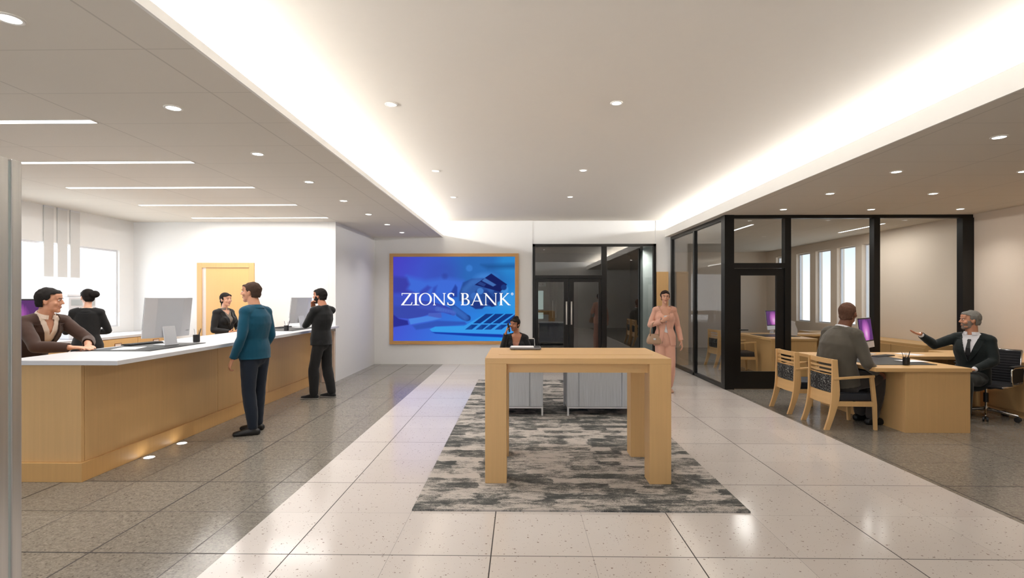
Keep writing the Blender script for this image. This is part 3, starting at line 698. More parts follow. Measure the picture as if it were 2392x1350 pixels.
# low cabinets under the teller window
cz = .93; cx0, cx1 = XW + .005, -6.42
def credenza(x0, x1, ya, yb, h, face, name, label, seam=.9, plinth=.08, mtop='white', handle=True):
    t = empty(name, ((x0 + x1) / 2, ya, 0)); tag(t, label, 'cabinet'); ox = -(x0 + x1) / 2; xa, xb = x0 + ox, x1 + ox; Lc = yb - ya
    MB().box(xa, xb, 0, Lc, 0, h - .04).build('carcass', M['wood'], t)
    xf = xb if face > 0 else xa; n = max(1, round(Lc / seam)); dl = Lc / n
    for i in range(n):
        y0, y1 = i * dl + .004, (i + 1) * dl - .004
        for (z0, z1, nm) in ((h - .24, h - .05, 'drawer'), (plinth, h - .25, 'door')):
            d = MB().box(*sorted((xf, xf + face * .018)), y0, y1, z0, z1).build(nm, M['wood'], t, bevel=.002)
            if handle and nm == 'drawer':
                ym_ = (y0 + y1) / 2; zz = (z0 + z1) / 2; q = xf + face * .019
                hb = MB().box(*sorted((q, q + face * .004)), ym_ - .075, ym_ + .075, zz - .03, zz + .03); hb.build('handle', M['wood_seam'], d)
                MB().box(*sorted((q + face * .004, q + face * .007)), ym_ - .062, ym_ + .062, zz - .02, zz + .02).build('handle_recess', M['pale_strip'], d)
    MB().box(xa, xb + (.02 if face > 0 else 0), 0, Lc, h - .04, h).build('countertop', M[mtop], t, bevel=.003)
    return t
credenza(cx0, cx1, 5.2, YT - .01, .93, 1, 'credenza', 'low maple cabinet run with a white top under the teller window', .95)

# ---------------------------------------------------------------- desk items
def computer(loc, rz, label, screen=True, scale=1.0, tilt=7, port=True):
    """all in one computer; screen faces local +Y"""
    t = empty('desktop_computer', loc, rz); tag(t, label, 'computer'); W, H, z0 = .325 * scale, .50 * scale, .10 * scale
    ft = MB(); ft.box(-.10, .10, -.10, .09, 0, .008); ft.build('stand_foot', M['alu'], t, bevel=.003)
    a = MB(); a.prism([(-.098, .004), (-.085, .004), (-.025, .30), (-.038, .30)], 'x', -.085, .085); a.build('stand_arm', M['alu'], t, bevel=.004)
    p = empty('display_tilt', (0, 0, z0)); p.parent = t
    bd = MB(); pr = [(-W, -.004), (W, -.004), (W, -.012), (W * .55, -.034), (-W * .55, -.034), (-W, -.012)]
    bd.prism(pr, 'z', 0, H); ob = bd.build('housing', M['alu'], t, bevel=.004)
    sc = MB().box(-W + .002, W - .002, -.004, .0015, .105 * scale, H - .002).build('screen_bezel', M['blackpl'], t, bevel=.001)
    di = MB().box(-W + .022, W - .022, .0012, .0028, .125 * scale, H - .022).build('display', M['aurora'], t)
    ch = MB().box(-W + .002, W - .002, -.004, .0015, .002, .103 * scale).build('chin', M['alu'], t, bevel=.001)
    mk = MB(); 
    mk.prism([(.0 + .022 * math.cos(q * .5236), .085 + .026 * math.sin(q * .5236)) for q in range(12)], 'y', -.0365, -.034)
    mk = mk.build('back_emblem', M['blackpl'], t); mk2 = MB().box(.17, .30, -.0225, -.018, .07, .073).build('back_port_line', M['seam_grey'], t)
    for q in (ob, sc, di, ch, mk, mk2):
        q.location = (0, 0, z0); q.rotation_euler = (math.radians(tilt), 0, 0)
    bpy.data.objects.remove(p); t.scale = (.86,) * 3
    return t
def pencil_cup(loc, label):
    t = empty('pencil_cup', loc); tag(t, label, 'pencil cup', 'black pencil cups')
    n = 24; r = .036; h = .085
    MB().rings([[(q * math.cos(2 * math.pi * i / n), q * math.sin(2 * math.pi * i / n), z) for i in range(n)] for q, z in ((r * .9, 0), (r, .008), (r, h), (r * .88, h), (r * .85, .01))]).build('cup', M['blackpl'], t, smooth=False)
    for dx, dy, hh, m, rr in ((.028, .005, .155, 'blackpl', .006), (-.024, .01, .15, 'seam_grey', .0035), (-.008, -.016, .15, 'alu', .003), (.006, .02, .14, 'seam_grey', .003)):
        MB().cap((dx * .3, dy * .3, .02), (dx * 1.7, dy * 1.7, hh), rr, rr * .7, 8).build('pen', M[m], t, smooth=True)
    return t
def pad(x0, x1, y0, y1, z, label, rz=0):
    t = empty('desk_pad', ((x0 + x1) / 2, (y0 + y1) / 2, z), rz); tag(t, label, 'desk pad', 'black desk pads')
    w, h = (x1 - x0) / 2, (y1 - y0) / 2
    MB().box(-w, w, -h, h, 0, .006).build('pad_surface', M['mat_black'], t, bevel=.002); MB().box(w - .05, w, -h, h, .004, .0066).build('pad_edge_strip', M['blackpl'], t, bevel=.001)
    return t
def sheet(loc, rz, label, w=.21, h=.297):
    o = MB().box(-w / 2, w / 2, -h / 2, h / 2, 0, .0015).build('paper_sheet', M['paper'], loc=loc); o.rotation_euler = (0, 0, rz); tag(o, label, 'paper', 'loose papers on desks'); return o
def keyboard(loc, rz, label):
    t = empty('keyboard', loc, rz); tag(t, label, 'keyboard'); MB().box(-.21, .21, -.06, .06, 0, .012).build('keyboard_base', M['blackpl'], t, bevel=.003)
    kk = MB()
    for r in range(5):
        for c in range(14): kk.box(-.2 + c * .0287, -.2 + c * .0287 + .024, -.052 + r * .021, -.052 + r * .021 + .017, .012, .016)
    kk.build('keys', M['mat_black'], t); return t
pad(-4.22, -3.58, 5.0, 5.9, CT, 'black desk pad on the near end of the white teller counter')
computer((-3.85, 5.62, CT + .0067), math.radians(74), 'silver desktop computer seen from behind on the near end of the teller counter')
pencil_cup(tuple(atZ(459, 799, CT)), 'black pencil cup on the teller counter right of the near computer')
keyboard((-4.16, 5.70, CT + .0067), math.radians(80), 'black keyboard behind the near teller computer')
sheet((-3.95, 5.22, CT + .0065), .3, 'white paper on the pad near the seated teller')
pad(-4.2, -3.5, 8.0, 9.1, CT, 'black desk pad at the far end of the teller counter')
computer((-3.74, 8.78, CT + .0067), math.radians(78), 'silver desktop computer seen from behind at the far end of the teller counter')
pencil_cup((atZ(669, 773, CT).x, atZ(669, 773, CT).y, CT + .0), 'black pencil cup at the far end of the teller counter')
keyboard((-4.04, 8.85, CT + .0067), math.radians(90), 'black keyboard under the far teller computer')
sheet((-4.0, 7.55, CT), .2, 'white paper on the counter in front of the standing teller woman')
# things on the low cabinets
pc_ = computer((-6.62, 6.66, .93), math.radians(-125), 'purple screened computer behind the man in the brown jacket', tilt=4)
pc_.scale = (1.0, 1.0, 1.0)
pr = empty('printer', (-6.74, 7.76, .93), math.radians(-105)); tag(pr, 'white printer on the low cabinet under the teller window', 'printer')
MB().box(-.19, .19, -.22, .22, 0, .62).build('printer_body', M['white'], pr, bevel=.015)
MB().box(-.17, .17, -.20, .16, .62, .66).build('printer_lid', M['white'], pr, bevel=.01)
for x in (-.17, .01):
    vv = MB()
    for k in range(5): vv.box(x, x + .15, .2195, .2235, .50 + k * .018, .508 + k * .018)
    vv.build('vent', M['seam_light'], pr)
MB().box(-.02, .04, .2195, .2235, .36, .385).build('printer_badge', M['seam_grey'], pr)
# ---------------------------------------------------------------- tall table in the middle
tx0, tx1, ty0, ty1, tz = -.293, 1.238, 4.32, 5.23, 1.045
t = empty('standing_table', ((tx0 + tx1) / 2, (ty0 + ty1) / 2, .012)); tag(t, 'tall maple standing table with four thick square legs on the carpet', 'table')
hx, hy, hz = (tx1 - tx0) / 2, (ty1 - ty0) / 2, tz - .012; lw = .178
top = MB()   # top with a long thin slot
top.box(-hx, hx, -hy, -.175, hz - .045, hz).box(-hx, hx, -.160, hy, hz - .045, hz).box(-hx, -hx + .10, -.175, -.160, hz - .045, hz).box(hx - .08, hx, -.175, -.160, hz - .045, hz)
top.build('tabletop', M['woodx'], t)
MB().box(-hx + .10, hx - .08, -.175, -.160, hz - .05, hz - .016).build('slot_inlay', M['wood_seam'], t)
for sx in (-1, 1):
    for sy_ in (-1, 1):
        x0 = -hx if sx < 0 else hx - lw; y0 = -hy if sy_ < 0 else hy - lw
        MB().box(x0, x0 + lw, y0, y0 + lw, 0, hz - .0452).build('leg', M['wood'], t, bevel=.003)
for a, b, nm in ((-hy + .06, -hy + .085, 'apron'), (hy - .085, hy - .06, 'apron')):
    MB().box(-hx + lw, hx - lw, a, b, hz - .125, hz - .0452).build(nm, M['woodx'], t)
for x in (-hx + .06, hx - .085): MB().box(x, x + .025, -hy + lw, hy - lw, hz - .125, hz - .0452).build('apron', M['woody'], t)
# document scanner / tablet on the table
p = atZ(1227, 814, tz)
d = empty('tablet_tray', (p.x, 5.08, tz), .0); tag(d, 'flat silver tablet lying on the tall table', 'tablet')
MB().box(-.150, .150, -.09, .09, .004, .024).build('tablet_body', plain('tablet_grey_metal', rgb(128, 128, 132), .4, .4), d, bevel=.008)
MB().box(-.138, .08, -.08, .08, .0242, .0262).build('tablet_screen', M['paper'], d, bevel=.0008)
MB().box(.085, .14, -.08, .08, .0242, .0262).build('dark_panel', M['seam_grey'], d, bevel=.0008)
for a in (-.12, .12): MB().box(a - .02, a + .02, -.07, .07, 0, .0045).build('rubber_foot', M['blackpl'], d)

# ---------------------------------------------------------------- grey reception desk beyond it (two cabinets and a top)
Y1 = 6.80
for x0, x1, seams, lb, in ((-.40, .292, (.12,), 'grey striated cabinet under the left half of the reception desk'), (.606, 1.56, (.755, 1.31), 'grey striated cabinet under the right half of the reception desk')):
    t = empty('desk_cabinet', ((x0 + x1) / 2, Y1, .012)); tag(t, lb, 'cabinet', None); ox = -(x0 + x1) / 2
    a, b = x0 + ox, x1 + ox; z0, z1 = .115, .70
    MB().box(a, b, .02, .62, z0, z1).build('carcass', M['greywood'], t, bevel=.002)
    e = [a] + [q + ox for q in seams] + [b]
    for i in range(len(e) - 1): MB().box(e[i] + .003, e[i + 1] - .003, 0, .02, z0 + .004, z1).build('front_panel', M['greywood'], t)
    fr = MB(); fr.box(a, b, 0, .02, z0 - .02, z0).box(a, b, .60, .62, z0 - .02, z0).box(a, a + .02, .02, .60, z0 - .02, z0).box(b - .02, b, .02, .60, z0 - .02, z0)
    fr.build('base_frame', M['alu'], t)
    for x in (a, b - .022):
        for y in (0, .598): MB().box(x, x + .022, y, y + .022, 0, z0 - .02).build('leg', M['alu'], t)
t = MB().box(-.46, 1.62, Y1 - .05, Y1 + .78, .7125, .742).build('worktop', M['greywood'], bevel=.003); tag(t, 'grey striated worktop lying across both grey reception cabinets', 'worktop')

# ---------------------------------------------------------------- wooden guest chair (faces +Y, origin on the floor)
def guest_chair(loc, rz, label):
    t = empty('guest_chair', loc, rz); tag(t, label, 'chair', 'wooden guest chairs')
    W = .248
    def post_y(z):   # curved rear post
        return -.30 + .105 * math.sin(min(1, z / .46) * math.pi / 2) - (.012 * max(0, (z - .46) / .36) ** 1.2)
    for s in (-1, 1):
        rs = []
        for i in range(15):
            z = .82 * i / 14; y = post_y(z); d = .030 + .016 * math.exp(-((z - .42) / .22) ** 2)
            rs.append([(s * W + (-.014), y - d, z), (s * W + .014, y - d, z), (s * W + .014, y + d, z), (s * W - .014, y + d, z)])
        MB().rings(rs).build('leg', M['wood'], t, bevel=.003)
        fr = [[(s * W - .016, y - d, z), (s * W + .016, y - d, z), (s * W + .016, y + d, z), (s * W - .016, y + d, z)] for z, y, d in ((0, .265, .017), (.3, .255, .022), (.58, .225, .022), (.635, .222, .022))]
        MB().rings(fr).build('leg', M['wood'], t, bevel=.003)
        MB().bar((s * W, -.225, .595), (s * W, .25, .628), .042, .026).build('armrest', M['wood'], t, bevel=.004)
        MB().bar((s * W, -.2, .305), (s * W, .25, .300), .024, .055).build('side_rail', M['wood'], t, bevel=.002)
    def slat(z0, z1, nm, mat, th=.011, k=6):
        mb = MB(); rs = []
        for i in range(9):
            x = -W + .012 + (2 * W - .024) * i / 8; bow = -.022 * (1 - (x / W) ** 2)
            rs.append([(x, post_y(z0) + bow - th, z0), (x, post_y(z0) + bow + th, z0), (x, post_y(z1) + bow + th, z1), (x, post_y(z1) + bow - th, z1)])
        mb.rings(rs).build(nm, mat, t, bevel=.002)
    slat(.765, .822, 'top_rail', M['woodx']); slat(.712, .735, 'back_slat', M['woodx']); slat(.662, .685, 'back_slat', M['woodx'])
    slat(.63, .642, 'back_slat', M['woodx']); slat(.43, .628, 'back_cushion', M['scribble'], .02); slat(.285, .425, 'lower_back_panel', M['woodx'], .013)
    MB().box(-W + .012, W - .012, .225, .25, .275, .33).build('front_rail', M['woodx'], t, bevel=.002)
    c = MB(); c.box(-W + .016, W - .016, -.19, .265, .33, .425).build('seat', M['navyfab'], t, bevel=.02)
    return t
guest_chair((3.87, 6.42, 0), math.radians(-90), 'near wooden chair with scribble patterned back, under the grey suited man')
guest_chair((3.86, 7.245, 0), math.radians(-90), 'empty wooden chair with scribble patterned back in front of the glass door')

# ---------------------------------------------------------------- office chair (faces +Y)
def office_chair(loc, rz, label, fab='blackfab'):
    t = empty('office_chair', loc, rz); tag(t, label, 'chair')
    b = MB()
    for k in range(5):
        a = math.radians(90 + 72 * k + 20); x, y = math.cos(a), math.sin(a)
        leg = MB(); leg.cap((x * .03, y * .03, .115), (x * .31, y * .31, .075), .022, .014, 12); lo = leg.build('base_leg', M['steel'], t, smooth=True)
        w = MB(); c, s = math.cos(a), math.sin(a)
        for q in (-1, 1):
            cx, cy = x * .31 - s * .019 * q, y * .31 + c * .019 * q
            w.rings([[(cx - s * h + c * r * math.cos(2 * math.pi * i / 18), cy + c * h + s * r * math.cos(2 * math.pi * i / 18), .031 + r * math.sin(2 * math.pi * i / 18)) for i in range(18)] for h, r in ((-.011, .026), (-.009, .031), (.009, .031), (.011, .026))])
        w.cyl((x * .31, y * .31, .03), .008, .045, 10); w.build('caster', M['blackpl'], lo)
    MB().cyl((0, 0, .09), .028, .06, 20).cyl((0, 0, .15), .014, .26, 16).build('gas_column', M['steel'], t, smooth=False)
    MB().cyl((0, 0, .20), .026, .12, 20).build('column_sleeve', M['blackpl'], t)
    MB().box(-.10, .10, -.12, .12, .385, .41).build('tilt_mechanism', M['blackpl'], t, bevel=.006)
    st = MB(); n = 14
    def prof(i):
        y = -.24 + .48 * i / n; return y, .44 + .02 * ((y / .24) ** 2) - (.02 if y > .2 else 0)
    rs = [[(-.245, prof(i)[0], prof(i)[1]), (.245, prof(i)[0], prof(i)[1]), (.245, prof(i)[0], prof(i)[1] - .022), (-.245, prof(i)[0], prof(i)[1] - .022)] for i in range(n + 1)]
    st.rings(rs).build('seat', M[fab], t, bevel=.008)
    bk = MB(); rs = []
    for i in range(25):
        z = .46 + .40 * i / 24; y = -.235 - .09 * ((z - .46) / .4) + .018 * math.sin((z - .46) / .4 * math.pi); r = .004 * (i % 2)
        rs.append([(-.235, y - .01 - r, z), (.235, y - .01 - r, z), (.235, y + .01 + r, z), (-.235, y + .01 + r, z)])
    bk.rings(rs).build('backrest', M[fab], t)
    for s in (-1, 1):
        MB().tube([(s * .245, .23, .435), (s * .247, 0, .425), (s * .247, -.22, .45), (s * .243, -.255, .58), (s * .24, -.325, .865)], .011, 10).build('side_frame', M['steel'], t, smooth=True)
        al = MB(); pts = [(s * .27, -.25, .46), (s * .285, -.26, .62), (s * .288, -.22, .665), (s * .288, .04, .665), (s * .288, .10, .64), (s * .285, .09, .52), (s * .275, .04, .46), (s * .262, -.10, .44), (s * .26, -.2, .44), (s * .27, -.25, .46)]
        al.tube(pts, .010, 10).build('armrest_loop', M['steel'], t, smooth=True)
        MB().box(min(s * .258, s * .314), max(s * .258, s * .314), -.2, .08, .672, .69).build('arm_pad', M['blackpl'], t, bevel=.006)
        MB().box(min(s * .272, s * .284), max(s * .272, s * .284), -.24, .075, .475, .65).build('arm_web', M[fab], t, bevel=.003)
    MB().tube([(-.24, -.335, .862), (.24, -.335, .862)], .016, 10).build('top_bar', M['steel'], t, smooth=True)
    return t
office_chair((6.0, 6.85, 0), math.radians(118), 'black ribbed office chair with chrome base under the man with a tie')
office_chair((-.02, 8.12, 0.012), math.radians(180), 'dark office chair behind the grey reception desk')

# ---------------------------------------------------------------- right desk (L shaped maple)
def l_desk(ox, oy, over, label, x1=5.13, ret=6.25, depth=1.72):
    """near end panel at y=oy; left edge of the top at ox"""
    t = empty('office_desk', (ox, oy, 0)); tag(t, label, 'desk'); W = x1 - 4.05; h = .742
    top = MB(); top.prism([(0, -.02), (W, -.02), (W, depth - .55), (ret - 4.05, depth - .55), (ret - 4.05, depth), (0, depth)], 'z', h - .045, h); top.build('desktop', M['woodx'], t, bevel=.003)
    MB().box(over, W - .005, 0, .03, 0, h - .0455).build('end_panel', M['wood'], t, bevel=.002)
    MB().box(over, over + .03, .031, depth - .03, 0, h - .0455).build('modesty_panel', M['wood'], t, bevel=.002)
    MB().box(over + .031, ret - 4.05 - .03, depth - .05, depth - .02, 0, h - .0455).build('back_panel', M['wood'], t, bevel=.002)
    MB().box(ret - 4.05 - .03, ret - 4.05, depth - .55, depth - .02, 0, h - .0455).build('return_end_panel', M['wood'], t, bevel=.002)
    dr = MB().box(W - .46, W - .03, .032, .5, .04, h - .046).build('drawer_pedestal', M['wood'], t)
    for k in range(3):
        d = MB().box(W - .03, W - .012, .036, .496, .05 + k * .215, .255 + k * .215).build('drawer', M['wood'], t, bevel=.002)
        MB().box(W - .012, W + .006, .19, .34, .16 + k * .215, .172 + k * .215).build('handle', M['alu'], d)
    return t
l_desk(4.05, 6.05, .34, 'L shaped maple desk between the grey suited man and the man with a tie')
DZ = .742
pad(4.18, 4.95, 6.3, 7.15, DZ, 'black desk pad on the right maple desk')
pencil_cup(tuple(atZ(2117, 852, DZ + .006)), 'black pencil cup on the right maple desk between the two seated men')
sheet((4.88, 6.62, DZ + .0105), .15, 'white paper on the pad in front of the man with a tie', .28, .21)
sheet((5.5, 7.5, DZ), .5, 'white paper at the back of the right maple desk')
o = keyboard((4.93, 7.22, DZ), math.radians(-150), 'black keyboard below the purple screen on the right desk')
computer((4.94, 7.52, DZ), math.radians(-139), 'computer with a purple screen on the right desk, beside the grey suited man')
# low cabinet along the right wall
tt = credenza(6.42, XE - .01, 5.0, 8.35, .715, -1, 'credenza', 'low maple cabinet along the right wall behind the office chair', .84, mtop='wood', handle=False)
# furniture inside the glass office
l_desk(4.88, 10.3, .02, 'maple desk inside the glass office', x1=4.95, ret=5.95, depth=1.72)
pad(4.98, 5.7, 10.75, 11.45, DZ, 'black desk pad on the desk inside the glass office')
computer((5.66, 11.75, DZ), math.radians(-146), 'computer with a pink screen on the desk inside the glass office')
guest_chair((4.55, 11.0, 0), math.radians(-90), 'wooden guest chair with dark seat seen through the glass office door')
guest_chair((4.55, 11.85, 0), math.radians(-86), 'wooden guest chair with dark seat seen through the side glazing')
credenza(6.95, XE - .01, 9.1, 13.2, .72, -1, 'credenza', 'long low maple cabinet under the tall office windows', .82, mtop='wood', handle=False)
pb = empty('file_tray', (5.72, 11.2, DZ), .3); tag(pb, 'white upright file holder on the desk inside the glass office', 'file holder')
MB().prism([(-.12, 0), (.14, 0), (.14, .12), (.05, .30), (-.12, .33)], 'y', -.05, -.044).prism([(-.12, 0), (.14, 0), (.14, .12), (.05, .30), (-.12, .33)], 'y', .044, .05).box(-.12, .14, -.044, .044, 0, .006).box(-.12, -.114, -.044, .044, .006, .32).build('holder_body', M['white'], pb)
fl = MB().box(-.105, .10, -.03, -.015, .008, .29).build('folder', M['paper'], pb)

# ---------------------------------------------------------------- people
V3 = Vector
def evaluated(o):
    dg = bpy.context.evaluated_depsgraph_get(); return bpy.data.meshes.new_from_object(o.evaluated_get(dg))
def remeshed(mb, name, voxel, smooth=3, keep=None, thick=0.0, mat=None, parent=None, disp=None):
    """union the overlapping solids of mb into one skin; keep(p) -> bool trims openings"""
    me = mb.mesh(name); o = bpy.data.objects.new(name, me); COL.objects.link(o)
    r = o.modifiers.new('r', 'REMESH'); r.mode = 'VOXEL'; r.voxel_size = voxel
    if smooth: s = o.modifiers.new('s', 'SMOOTH'); s.factor = .5; s.iterations = smooth
    bpy.context.view_layer.update(); new = evaluated(o); o.modifiers.clear(); o.data = new; new.name = name
    if disp or keep:
        bm = bmesh.new(); bm.from_mesh(new)
        if disp:
            for v in bm.verts: v.co += V3(v.normal) * disp(v.co)
        if keep:
            bad = [f for f in bm.faces if not keep(f.calc_center_median())]; bmesh.ops.delete(bm, geom=bad, context='FACES')
            # relax the cut border
            for _ in range(3):
                bd = [v for v in bm.verts if v.is_boundary]; pos = {}
                for v in bd:
                    nb = [e.other_vert(v) for e in v.link_edges if e.is_boundary]
                    if len(nb) == 2: pos[v] = v.co * .5 + (nb[0].co + nb[1].co) * .25
                for v, p in pos.items(): v.co = p
        bm.to_mesh(new); bm.free()
    new.polygons.foreach_set('use_smooth', [True] * len(new.polygons))
    new.materials.clear(); new.materials.append(mat)
    if thick: t = o.modifiers.new('t', 'SOLIDIFY'); t.thickness = thick; t.offset = -1
    if parent: o.parent = parent
    return o
def wrinkle(amp, f1=11.0, seed=0.0, zs=1.0):
    from mathutils import noise as mn
    def fn(p): return amp * (mn.noise(V3((p.x * f1 + seed, p.y * f1, p.z * f1 * zs))) + .5 * mn.noise(V3((p.x * f1 * 2.3, p.y * f1 * 2.3 + seed, p.z * f1 * 2.3 * zs))))
    return fn
SKIN = {}
def skin(name, r, g_, b):
    g = G(name); n = g.noise(g.obj(), 18, 3); c = rgb(r, g_, b)
    g.color(g.mix(n, tuple(q * .93 for q in c[:3]) + (1,), tuple(min(1, q * 1.06) for q in c[:3]) + (1,))); g.set(Roughness=.5)
    g.b.inputs['Subsurface Weight'].default_value = .08; g.b.inputs['Subsurface Radius'].default_value = (.02, .008, .004); g.b.inputs['Subsurface Scale'].default_value = .3
    return g.m
SK = {'fair': skin('skin_fair', 214, 164, 138), 'light': skin('skin_light', 196, 142, 112), 'tan': skin('skin_tan', 176, 118, 88), 'brown': skin('skin_brown', 128, 82, 60)}
def cloth(name, r, g_, b, rough=.85, weave=400):
    g = G(name); n = g.noise(g.obj(), weave, 2, .7); n2 = g.noise(g.obj(), 7, 3); c = rgb(r, g_, b)
    g.color(g.mix(g.math('MULTIPLY_ADD', n, .6, g.math('MULTIPLY', n2, .4)), tuple(q * .86 for q in c[:3]) + (1,), tuple(min(1, q * 1.15) for q in c[:3]) + (1,)))
    g.set(Roughness=rough); g.b.inputs['Specular IOR Level'].default_value = .25; g.b.inputs['Sheen Weight'].default_value = .15; return g.m
def hairm(name, r, g_, b):
    g = G(name); n = g.noise(g.scale(g.obj(), (60, 60, 9)), 2, 4, .7); c = rgb(r, g_, b)
    g.color(g.mix(n, tuple(q * .55 for q in c[:3]) + (1,), tuple(min(1, q * 1.5) for q in c[:3]) + (1,))); g.set(Roughness=.8); g.b.inputs['Specular IOR Level'].default_value = .2; g.bump(n, .4, .004); return g.m
EYEW = plain('eye_white', rgb(225, 220, 214), .3, var=.01); EYED = plain('eye_iris', rgb(38, 26, 20), .2, var=.01)

def hand(mb, wr, dr, pn, thumb, curl=.35, s=1.0, spread=.06, flat=False):
    """wr wrist, dr direction of the fingers, pn palm normal (the side fingers curl to), thumb: side vector of the thumb"""
    dr, pn = dr.normalized(), pn.normalized(); sd = thumb - dr * thumb.dot(dr) - pn * thumb.dot(pn); sd.normalize()
    q = lambda a, b, c: wr + dr * (a * s) + sd * (b * s) + pn * (c * s)
    mb.loft([(q(-.012, 0, 0), sd, pn, .026 * s, .019 * s), (q(.02, .002, 0), sd, pn, .032 * s, .017 * s), (q(.055, .003, 0), sd, pn, .040 * s, .0155 * s), (q(.088, .002, 0), sd, pn, .041 * s, .0135 * s)], 14)
    L = [(.030, .076, .0088), (.010, .084, .0092), (-.011, .078, .0088), (-.031, .060, .0078)]
    for i, (b, ln, r) in enumerate(L):
        c = curl * (1 + .18 * i); p = q(.092 - .004 * abs(i - 1), b, 0); ang = 0; d0 = dr + sd * (b * spread * 22)
        for k, fr_ in enumerate((.46, .30, .24)):
            ang += c * (.9 if k == 0 else 1.1); d = (d0 * math.cos(ang) + pn * math.sin(ang)).normalized(); e = p + d * (ln * fr_ * s)
            mb.cap(p, e, r * s * (1 - .07 * k), r * s * (.95 - .09 * k), 10); p = e
    p = q(.022, .026, .004); d = (dr * .62 + sd * .72 + pn * (.28 + .35 * curl)).normalized(); e = p + d * (.046 * s); mb.cap(p, e, .0135 * s, .0108 * s, 10)
    d2 = (dr * .86 + sd * (.30 - .2 * curl) + pn * (.3 + .5 * curl)).normalized(); mb.cap(e, e + d2 * (.034 * s), .0102 * s, .0085 * s, 10)

STAND = dict(pel=(0, 0, .94), wai=(0, .0, 1.10), che=(0, .01, 1.27), nec=(0, -.015, 1.455), head=(0, .02, 1.625),
             shR=(.160, -.02, 1.412), shL=(-.160, -.02, 1.412), elR=(.215, -.03, 1.12), elL=(-.215, -.03, 1.12), wrR=(.245, .05, .88), wrL=(-.245, .05, .88),
             hiR=(.082, 0, .915), hiL=(-.082, 0, .915), knR=(.10, .015, .49), knL=(-.10, .015, .49), anR=(.105, -.02, .085), anL=(-.105, -.02, .085),
             toR=(.125, .17, .03), toL=(-.125, .17, .03))
SIT = dict(pel=(0, 0, .52), wai=(0, -.02, .68), che=(0, .0, .86), nec=(0, -.01, 1.045), head=(0, .03, 1.215),
           shR=(.162, -.01, .985), shL=(-.162, -.01, .985), elR=(.22, .02, .72), elL=(-.22, .02, .72), wrR=(.18, .22, .63), wrL=(-.18, .22, .63),
           hiR=(.09, .02, .50), hiL=(-.09, .02, .50), knR=(.12, .42, .52), knL=(-.12, .42, .52), anR=(.12, .42, .10), anL=(-.12, .42, .10), toR=(.14, .60, .03), toL=(-.14, .60, .03))

